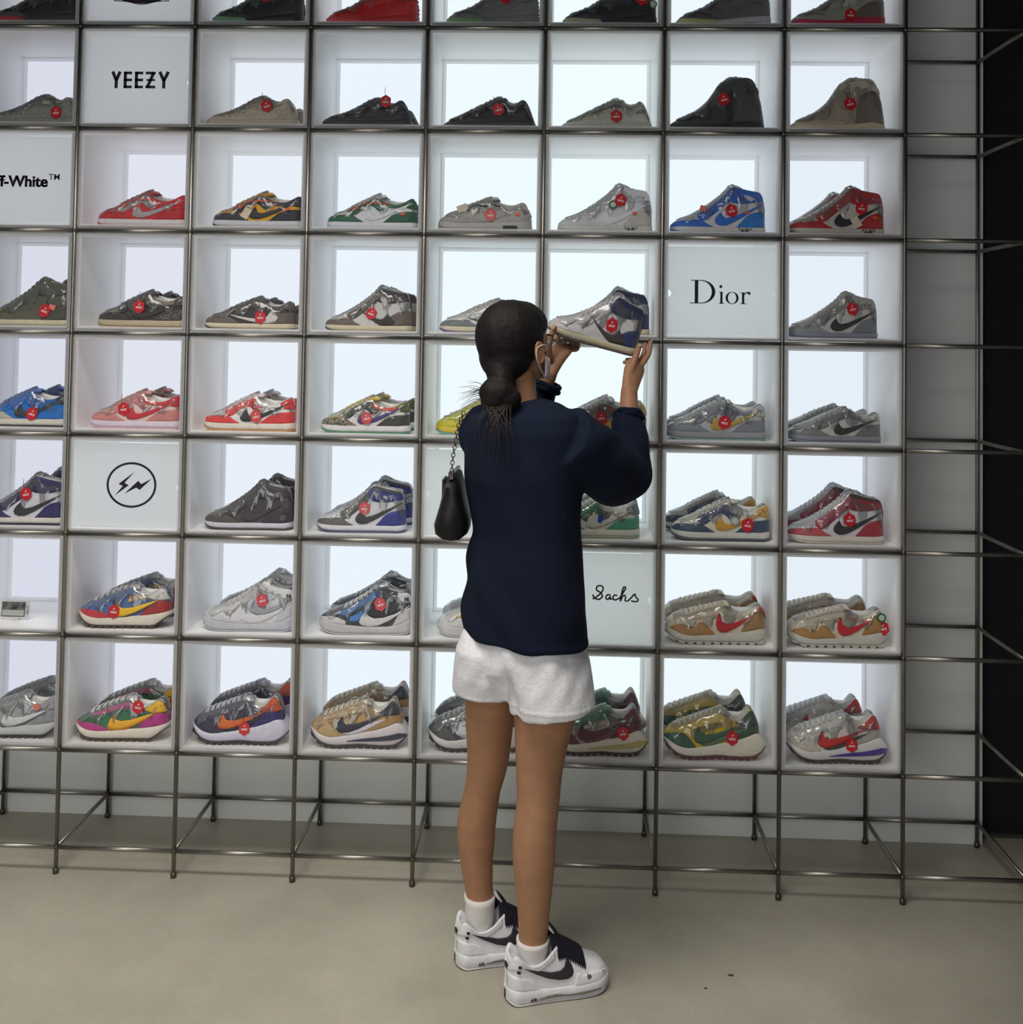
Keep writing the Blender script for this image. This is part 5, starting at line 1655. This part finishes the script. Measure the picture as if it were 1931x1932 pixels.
# right hand: palm upright under the heel, fingers fanned
b.tube([(1.690, -.222, 1.490), (1.697, -.208, 1.520), (1.704, -.196, 1.545), (1.711, -.186, 1.562), (1.714, -.182, 1.570)], [(.024, .018), (.029, .017), (.033, .016), (.032, .0145), (.026, .012)], 16, ref=(.62, .5, .3))
finger([(1.690, -.212, 1.535), (1.702, -.205, 1.568), (1.712, -.197, 1.595), (1.719, -.192, 1.618)], .0115, .0085)      # thumb
finger([(1.722, -.186, 1.560), (1.738, -.185, 1.580), (1.749, -.180, 1.602), (1.752, -.172, 1.628)], .0092, .0068)        # index
finger([(1.718, -.178, 1.566), (1.730, -.168, 1.585), (1.737, -.156, 1.604), (1.739, -.146, 1.622)], .0092, .0068)        # middle
finger([(1.708, -.172, 1.563), (1.707, -.154, 1.574), (1.700, -.132, 1.577), (1.690, -.114, 1.576)], .0088, .0066)        # ring, under the sole
finger([(1.697, -.180, 1.556), (1.690, -.178, 1.566), (1.685, -.170, 1.570), (1.680, -.158, 1.570)], .0080, .0062)        # little finger
# left hand: palm under the toe, thumb on the near side, fingers up the far side
b.tube([(1.466, -.178, 1.535), (1.476, -.168, 1.562), (1.489, -.155, 1.588), (1.503, -.142, 1.604), (1.512, -.132, 1.611)], [(.024, .018), (.029, .018), (.034, .017), (.034, .015), (.028, .012)], 16, ref=(.72, -.5, -.2))
finger([(1.468, -.186, 1.572), (1.463, -.200, 1.606), (1.468, -.206, 1.638), (1.480, -.203, 1.664)], .0118, .0088)      # thumb
finger([(1.528, -.138, 1.604), (1.545, -.110, 1.606), (1.549, -.076, 1.625), (1.545, -.066, 1.655)], .0092, .0068)
finger([(1.515, -.128, 1.612), (1.528, -.100, 1.614), (1.530, -.071, 1.632), (1.527, -.062, 1.664)], .0092, .0068)
finger([(1.502, -.128, 1.612), (1.508, -.100, 1.618), (1.510, -.072, 1.637), (1.507, -.063, 1.665)], .0088, .0066)
finger([(1.488, -.134, 1.606), (1.490, -.108, 1.618), (1.491, -.082, 1.637), (1.489, -.074, 1.660)], .0080, .0060)
body = fuse('body', b, 0.0034, M_SKIN, person, 5)
for c, d, r in [((1.7205, -.196, 1.618), (.3, -.8, .5), .0052), ((1.7535, -.176, 1.630), (.5, -.7, .5), .0040), ((1.4775, -.2105, 1.663), (-.2, -.9, .3), .0055)]:
    z = np.array(d) / np.linalg.norm(d)
    x = np.cross(z, (0, 0, 1.0)); x /= np.linalg.norm(x)
    y = np.cross(z, x)
    MB().ball(np.array(c) - np.array((PX, PY, 0)) + z * .004, (r * .8, r * 1.25, .0016), 10, 6, np.stack([x, y, z], 1)).obj('fingernail', pm('fingernail', (196, 150, 130), .25), body, smooth=True)
for s in (-1, 1):
    e = HC + FW * .083 + RT * .031 * s + np.array((0, 0, -.004)) - np.array((PX, PY, 0))
    MB().ball(e, (.0125, .0085, .0085), 14, 10, HROT).obj('eye', pm('eye_white', (225, 222, 216), .2), body, smooth=True)
    MB().ball(e + FW * .0065, (.0055, .0032, .0055), 12, 8, HROT).obj('iris', pm('iris_brown', (40, 26, 20), .15), body, smooth=True)
    MB().tube([e + FW * .010 + RT * q + np.array((0, 0, .020 - 12 * q * q)) for q in np.linspace(-.016, .016, 7)], .0022, 6).obj('eyebrow', M_HAIR, body, smooth=True)

# -- sweater
w = MB()
TZ = [(.868, 1.405, .1795), (.885, 1.406, .183), (.938, 1.411, .183), (.992, 1.411, .1795), (1.059, 1.412, .1725), (1.127, 1.414, .163), (1.208, 1.408, .168), (1.276, 1.403, .176), (1.344, 1.401, .183), (1.395, 1.401, .183), (1.432, 1.399, .165), (1.457, 1.397, .118), (1.470, 1.394, .072)]
w.tube([(x, -.447, z) for z, x, a in TZ], [(a, a * (.70 if z < 1.3 else .64 if z < 1.44 else .6)) for z, x, a in TZ], 28, ref=UX)
SR = [(1.505, -.525, 1.385), (1.545, -.495, 1.355), (1.60, -.435, 1.315), (1.650, -.375, 1.277), (1.672, -.335, 1.290), (1.684, -.300, 1.345), (1.686, -.265, 1.395), (1.687, -.250, 1.418)]
SL = [(1.300, -.37, 1.385), (1.318, -.30, 1.36), (1.338, -.22, 1.33), (1.356, -.155, 1.305), (1.372, -.135, 1.325), (1.405, -.148, 1.395), (1.438, -.165, 1.462), (1.452, -.173, 1.492)]
for P, rad in ((SR, [.090, .092, .089, .082, .078, .060, .044, .037]), (SL, [.080, .084, .082, .076, .070, .060, .046, .041])):
    Q = catmull(P, 4)
    w.tube(Q, np.interp(np.linspace(0, len(P) - 1, len(Q)), range(len(P)), rad).tolist(), 20)


def sweater_folds(p):
    x, y, z = p.T
    d = .0042 * np.sin(34 * (z * .8 + (x - 1.4) * 1.1) + 3 * np.sin(5 * x + 7 * z)) * smooth01((1.25 - z) / .2)
    d += .0030 * np.sin(60 * (x * .7 - z * .5) + 2.5 * np.sin(11 * z)) * smooth01((x - 1.5) / .08)
    d += .0016 * np.sin(55 * x + 40 * z + 4 * np.sin(9 * y))
    d += .0045 * np.exp(-((z - .872) / .010) ** 2) * (np.abs(x - 1.41) < .3)
    d += .005 * np.exp(-((np.abs(z - 1.405) / .02) ** 2)) * (x > 1.64)
    return d


fuse('sweater', w, 0.0055, M_KNIT, person, 16, sweater_folds)['label'] = 'loose navy knit sweater'
# ribbed collar and rolled cuffs
t = np.linspace(0, 2 * math.pi, 36, endpoint=False)
MB().tube([(1.393 - PX + .062 * math.cos(a) * .755 + .052 * math.sin(a) * .656, -.449 - PY - .062 * math.cos(a) * .656 + .052 * math.sin(a) * .755, 1.464 + .004 * math.sin(a)) for a in t], .0085, 8, closed=True).obj('collar', M_KNIT, person, smooth=True)
for c, d, r in (((1.4535, -.174, 1.497), (.35, -.1, .9), .040), ((1.687, -.249, 1.420), (.05, .35, .9), .036)):
    z = np.array(d) / np.linalg.norm(d)
    x = np.cross(z, (0, 1.0, 0)); x /= np.linalg.norm(x)
    y = np.cross(z, x)
    m = MB()
    for q in (0, .011):
        m = MB().tube([np.array(c) - np.array((PX, PY, 0)) + z * q + (r - q * .2 + .0028 * math.sin(5 * a + q * 300)) * (x * math.cos(a) + y * math.sin(a)) for a in t], .0085, 8, closed=True)
        m.obj('cuff', M_KNIT, person, smooth=True)

# -- shorts
w = MB()
w.tube([(1.405, -.447, .95), (1.405, -.447, .90), (1.405, -.447, .86), (1.407, -.447, .82), (1.408, -.447, .79)], [(.130, .092), (.155, .106), (.168, .116), (.174, .120), (.168, .114)], 30, ref=UX)
w.tube([(1.462, -.482, .90), (1.468, -.486, .83), (1.479, -.489, .77), (1.485, -.492, .72), (1.487, -.492, .7015)], [(.075, .085), (.099, .112), (.106, .114), (.110, .110), (.110, .108)], 30, ref=UX)
w.tube([(1.342, -.420, .90), (1.336, -.420, .83), (1.328, -.416, .77), (1.323, -.412, .735), (1.322, -.412, .7165)], [(.066, .080), (.086, .116), (.092, .112), (.091, .104), (.090, .100)], 30, ref=UX)


def short_folds(p):
    x, y, z = p.T
    d = (.0026 * np.sin(52 * x + 14 * z + 2 * np.sin(9 * z + 8 * x)) + .0012 * np.sin(110 * x - 60 * z + 20 * y)) * (.35 + .65 * smooth01((z - .715) / .06))
    d -= .010 * np.exp(-((x - 1.372 + (z - .80) * .25) / .012) ** 2) * smooth01((.86 - z) / .10) * (y < -.45)
    d += .0022 * (np.exp(-((z - .722) / .003) ** 2))
    return d


fuse('shorts', w, 0.0048, M_LINEN, person, 9, short_folds)['label'] = 'white linen shorts'

# -- hair
h = MB()
HB = HC + np.array((0, 0, .010)) - FW * .020
h.ball(HB, (.085, .094, .096), 32, 20, HROT)
h.ball(HC + FW * .009 + np.array((0, 0, .042)), (.074, .082, .062), 28, 18, HROT)
h.ball(HC - FW * .034 + np.array((0, 0, -.040)), (.072, .066, .066), 28, 18, HROT)
h.tube(catmull([HC - FW * .052 + np.array((-.004, -.006, -.055)), (1.345, -.520, 1.530), (1.339, -.532, 1.512)], 4), np.linspace(.040, .026, 9).tolist(), 24)
h.ball((1.338, -.535, 1.497), (.047, .040, .038), 28, 18)
h.ball((1.360, -.536, 1.482), (.040, .032, .030), 24, 16)
h.ball((1.328, -.545, 1.478), (.032, .028, .030), 24, 16)


def strands(p):
    x, y, z = p.T
    a = np.arctan2(y + .52, x - 1.36)
    return .0007 * np.sin(52 * a + 5 * np.sin(24 * z)) + .0005 * np.sin(170 * x + 40 * z)


hair = fuse('hair', h, 0.0042, M_HAIR, person, 11, strands)
hair['label'] = 'dark brown hair in a low bun'
rg = random.Random(3)
m = MB()
for i in range(26):
    y0 = -.545 + rg.uniform(-.01, .01)
    a = rg.uniform(-.5, .45)
    ln = rg.uniform(.03, .075)
    p0 = np.array((1.305 + rg.uniform(0, .012), y0, 1.495 + rg.uniform(-.018, .018)))
    d = np.array((-math.cos(a), rg.uniform(-.2, .2), math.sin(a)))
    pts = [p0, p0 + d * ln * .5 + np.array((0, 0, .003)), p0 + d * ln + np.array((0, 0, -.006))]
    m.tube([q - np.array((PX, PY, 0)) for q in catmull(pts, 4)], np.linspace(.0008, .0002, 9).tolist(), 4)
for i in range(30):                      # loose strands of the tail on the back
    x = 1.335 + rg.uniform(-.050, .050)
    pts = [(1.340 + rg.uniform(-.036, .036), -.562, 1.472), (x, -.600 + rg.uniform(-.006, .004), 1.41), (x + rg.uniform(-.012, .02), -.592, 1.33 + rg.uniform(-.03, .05))]
    m.tube([np.array(q) - np.array((PX, PY, 0)) for q in catmull(pts, 4)], np.linspace(.0008, .0003, 9).tolist(), 4)
wo = m.obj('loose_strands', pm('brown_strands', (50, 38, 34), 0.5), hair, smooth=True)
wo['kind'] = 'stuff'
MB().tube([np.array((1.350, -.532, 1.512)) - np.array((PX, PY, 0)) + .030 * (np.array((.75, .3, -.2)) * math.cos(a) + np.array((.2, -.3, .6)) * math.sin(a)) for a in t], .0032, 6, closed=True).obj('hair_tie', pm('hair_tie', (24, 22, 26), .6), hair, smooth=True)

# -- face mask with ear loop
rows = []
MCn = HC + FW * .020 + np.array((0, 0, -.060))
for z in np.linspace(-.040, .036, 8):
    row = []
    for a in np.linspace(-1.25, 1.25, 17):
        rx, ry = .066, .090 - 6 * max(0, z - .01) ** 2 * 40 - .25 * max(0, -z - .02)
        row.append(MCn + RT * rx * math.sin(a) + FW * (ry * math.cos(a)) + np.array((0, 0, z)) - np.array((PX, PY, 0)))
    rows.append(np.array(row))
n, k = len(rows), len(rows[0])
fs = [(i * k + j, i * k + j + 1, (i + 1) * k + j + 1, (i + 1) * k + j) for i in range(n - 1) for j in range(k - 1)]
mk = link('face_mask', new_mesh('face_mask', np.concatenate(rows), fs), M_MASK, person)
sd = mk.modifiers.new('t', 'SOLIDIFY')
sd.thickness = .0015
for s in (1, -1):
    e = HC + RT * .087 * s + FW * .008 + np.array((0, 0, -.008)) - np.array((PX, PY, 0))
    c0 = MCn + RT * .0635 * s + FW * .03 - np.array((PX, PY, 0))
    lp = [c0 + np.array((0, 0, .034)), e + FW * .012 + np.array((0, 0, -.002)), e - FW * .016 + np.array((0, 0, -.012)), e - FW * .012 + np.array((0, 0, -.045)), c0 + np.array((0, 0, -.036))]
    MB().tube(catmull(lp, 6), .0013, 6).obj('ear_loop', pm('white_elastic', (226, 224, 222), .7), mk, smooth=True)

# -- socks
for P, Rd, z0, z1 in ((LEG_R, RADR, .040, .139), (LEG_L, RADL, .040, .168)):
    zz = np.linspace(z0, z1, 9)
    Pn = np.array(P)[::-1]
    Rn = np.array(Rd)[::-1]
    cxs = np.interp(zz, Pn[:, 2], Pn[:, 0])
    cys = np.interp(zz, Pn[:, 2], Pn[:, 1])
    rr = np.interp(zz, Pn[:, 2], Rn) * np.interp(zz, [.04, .085, .12], [.80, .90, 1.0])
    m = MB()
    seg = 72
    vs, fs = [], []
    for i in range(9):
        for q in range(seg):
            a = 2 * math.pi * q / seg
            r_ = rr[i] + .0042 + (.0007 if q % 2 else 0) + (.0012 if i == 8 else 0)
            vs.append((cxs[i] - PX + r_ * math.cos(a), cys[i] - PY + r_ * math.sin(a), zz[i]))
    for i in range(8):
        for q in range(seg):
            fs.append((i * seg + q, i * seg + (q + 1) % seg, (i + 1) * seg + (q + 1) % seg, (i + 1) * seg + q))
    for q in range(seg):
        a = 2 * math.pi * q / seg
        vs.append((cxs[8] - PX + (rr[8] - .001) * math.cos(a), cys[8] - PY + (rr[8] - .001) * math.sin(a), zz[8] - .001))
    for q in range(seg):
        fs.append((8 * seg + q, 8 * seg + (q + 1) % seg, 9 * seg + (q + 1) % seg, 9 * seg + q))
    m.add(vs, fs)
    m.obj('sock', M_SOCK, person, smooth=True)

# -- worn sneakers
WORN = dict(upper=(236, 236, 240), midsole=(234, 234, 240), outsole=(216, 214, 216), swoosh=(26, 18, 30), sole_window=(120, 112, 108), collar=(218, 216, 218))
TR_AIR = text_mesh('AIR', .0115, .0002, .15)


def worn_extra(root, L):
    # fringed dark flap over the laces
    m = MB()
    xs = np.linspace(26, 59, 30)
    top, bot = [], []
    vs, fs = [], []
    for i, x in enumerate(xs):
        zr = float(L.zr(min(x, 55))) + 3.6 + max(0, x - 48) * .95 - 2.2 * max(0, 27 - x) / 4
        ze = float(L.ze(x))
        jag = 3.0 if i % 2 else 0.2
        we_ = min(float(L.side(x, ze)), 10.0)
        zed = min(ze, 37) - 2.6 - jag
        sec = []
        for a in np.linspace(-1, 1, 13):
            q = abs(a)
            if q <= .55:
                y = q / .55 * we_ * 1.05
                z = zr - (zr - ze - 1.2) * (q / .55) ** 2.2
            else:
                z = ze + 1.2 - (ze + 1.2 - zed) * (q - .55) / .45
                y = max(float(L.side(x, min(z, ze))), we_) + 1.5 if x < 54 else we_ + 1.5
            sec.append(((x - 50) * U, math.copysign(y, a) * U, z * U))
        vs += sec
        vs += [(p[0], p[1] * .88, p[2] - 1.6 * U) for p in sec]
    k = 26
    for i in range(29):
        for j in range(12):
            a = i * k + j
            fs += [(a, a + 1, a + k + 1, a + k), (a + 13, a + k + 13, a + k + 14, a + 14)]
        fs += [(i * k, i * k + k, i * k + k + 13, i * k + 13), (i * k + 12, i * k + 25, i * k + k + 25, i * k + k + 12)]
    fs += [(j, j + 13, j + 14, j + 1) for j in range(12)] + [(29 * k + j, 29 * k + j + 1, 29 * k + j + 14, 29 * k + j + 13) for j in range(12)]
    m.add(vs, fs)
    m.obj('fringe_flap', pm('black_suede_fringe', (26, 20, 34), .8), root, smooth=True)['label'] = 'black fringed flap'
    tg = []
    for i, x in enumerate(np.linspace(46, 66, 12)):
        tg.append(x)
    m = MB()
    m.tube([((x - 50) * U, 0, (float(L.zr(54)) + 4 + (x - 54) * 1.15) * U) for x in (52, 56, 60, 63)], [(.016, .004), (.019, .005), (.020, .005), (.014, .004)], 12, ref=(0, 1, 0))
    m.obj('tongue', shoe_mat((226, 224, 226)), root, smooth=True)
    for x, z, sx, sz in ((99.3, 27.5, 1.5, 1.6), (99.5, 5.5, 1.2, 3.6)):
        MB().box(-.4 * U, 1.1 * U, -sx * 2.2 * U, sx * 2.2 * U, -sz * U, sz * U).obj('heel_mark', M_INK, root, loc=((x - 50 + .4) * U, 0, z * U))
    for x, z, sz in ((91, 31, .9), (92, 27, .8)):
        MB().box(-1.6 * U, 1.6 * U, 0, .8 * U, -sz * U, sz * U).obj('heel_mark', M_INK, root, loc=((x - 50) * U, (float(L.side(x, z)) + .8) * U, z * U), rot=(0, 0, -.4))
    link('sole_text', TR_AIR, M_INK, root, ((78 - 50) * U, (float(L.sole_w(78)) + .75) * U, 3.0 * U), (0, 0, math.pi))
    x, z = 24, 17
    MB().prism([(-.008, -.006), (.001, -.007), (.006, -.002), (.004, .002), (.007, .009), (.001, .003), (-.006, .002)], -.0004, .0006).obj('side_emblem', pm('grey_blue_print', (96, 112, 130), .5), root, loc=((x - 50) * U, (float(L.side(x, z)) + 1.2) * U, z * U), rot=(.1, 0, .2))
    x, z = 8, 17
    MB().box(-.7 * U, .7 * U, 0, .4 * U, -.8 * U, .8 * U).obj('toe_mark', M_INK, root, loc=((x - 50) * U, (float(L.side(x, z)) + .7) * U, z * U), rot=(0, 0, 1.0))
    m = MB()
    for i in range(5):
        for j in range(-2, 3):
            x = 9 + i * 2.8
            m.ball(((x - 50) * U, j * 2.2 * U, (float(L.zr(x)) + .15 - abs(j) ** 2 * .35) * U), .0009, 6, 4)
    m.obj('vent_holes', pm('vent_hole', (110, 108, 110), .8), root)['kind'] = 'stuff'


for x, y, d in ((1.508, -.480, .33), (1.372, -.342, .30)):
    make_shoe('worn', WORN, (x - PX, y - PY, 0.0005), rotz=math.pi + d, scale=(.925, .925, 1.07), parent=person, skip=('eyestay',), extra=worn_extra)

# ------------------------------------------------------------------ the shoe held up
make_shoe('high_back', TWIN, (1.583, -.130, 1.6185), rot=(.13, .245, .17), scale=(.92, .92, 1.04), label='navy and white high-top with reversed dark swoosh held up in both hands', group=None, tags=[(64, 24.5)])

# ------------------------------------------------------------------ handbag
bag = empty('handbag', (1.222, -.40, 1.112))
tag(bag, 'small black leather shoulder bag on a chain under the arm', 'handbag')
rows = []
for y in np.linspace(-.105, .125, 15):
    e = 1 - abs(((y - .01) / .117)) ** 4
    e = max(e, .02) ** .5
    hw = .047 * (0.55 + .45 * e)
    top = .166 * (.80 + .20 * e)
    bt = .012 * (1 - e)
    sec = [(-.012, top), (-hw * .42, top * .86), (-hw * .72, top * .52), (-hw, .040), (-hw * .93, .016 + bt), (-hw * .5, .003 + bt), (0, bt), (hw * .5, .003 + bt), (hw * .85, .016 + bt), (hw * .9, .04), (hw * .66, top * .52), (hw * .40, top * .86), (.010, top)]
    rows.append(np.array([(x, y, z) for x, z in sec + [sec[0]]]))
n, k = len(rows), len(rows[0])
fs = [(i * k + j, i * k + j + 1, (i + 1) * k + j + 1, (i + 1) * k + j) for i in range(n - 1) for j in range(k - 1)]
fs += [tuple(range(k - 2, -1, -1)), tuple(range((n - 1) * k, n * k - 1))]
link('bag_body', new_mesh('bag_body', np.concatenate(rows), fs), M_BAG, bag)
MB().box(-.0045, .0045, -.095, .115, .160, .1705).obj('zipper', M_CHAIN, bag)
MB().box(-.030, -.024, -.03, .05, .100, .150).obj('side_flap', M_BAG, bag)
me_link = MB().tube([(0.0048 * math.cos(a), 0, .0062 * math.sin(a)) for a in np.linspace(0, 2 * math.pi, 12, endpoint=False)], .0012, 6, closed=True).mesh('chain_link', True)
cp = catmull([(0, -.085, .182), (.002, -.080, .215), (.006, -.072, .245), (.010, -.062, .275), (.014, -.05, .30), (.024, -.03, .325)], 12)
dd = np.concatenate([[0], np.cumsum(np.linalg.norm(np.diff(cp, axis=0), axis=1))])
for i, s in enumerate(np.arange(0, dd[-1], .0098)):
    p = [np.interp(s, dd, cp[:, q]) for q in range(3)]
    link('chain_link', me_link, M_CHAIN, bag, p, (.1, .1, math.pi / 2 * (i % 2) + .3))
MB().tube([(.007 * math.cos(a), -.085, .172 + .008 * math.sin(a)) for a in t], .0017, 6, closed=True).obj('ring', M_CHAIN, bag, smooth=True)
MB().tube([(0, -.088, .160), (.001, -.088, .172), (.004, -.087, .178)], .0035, 8).obj('clasp', M_CHAIN, bag, smooth=True)
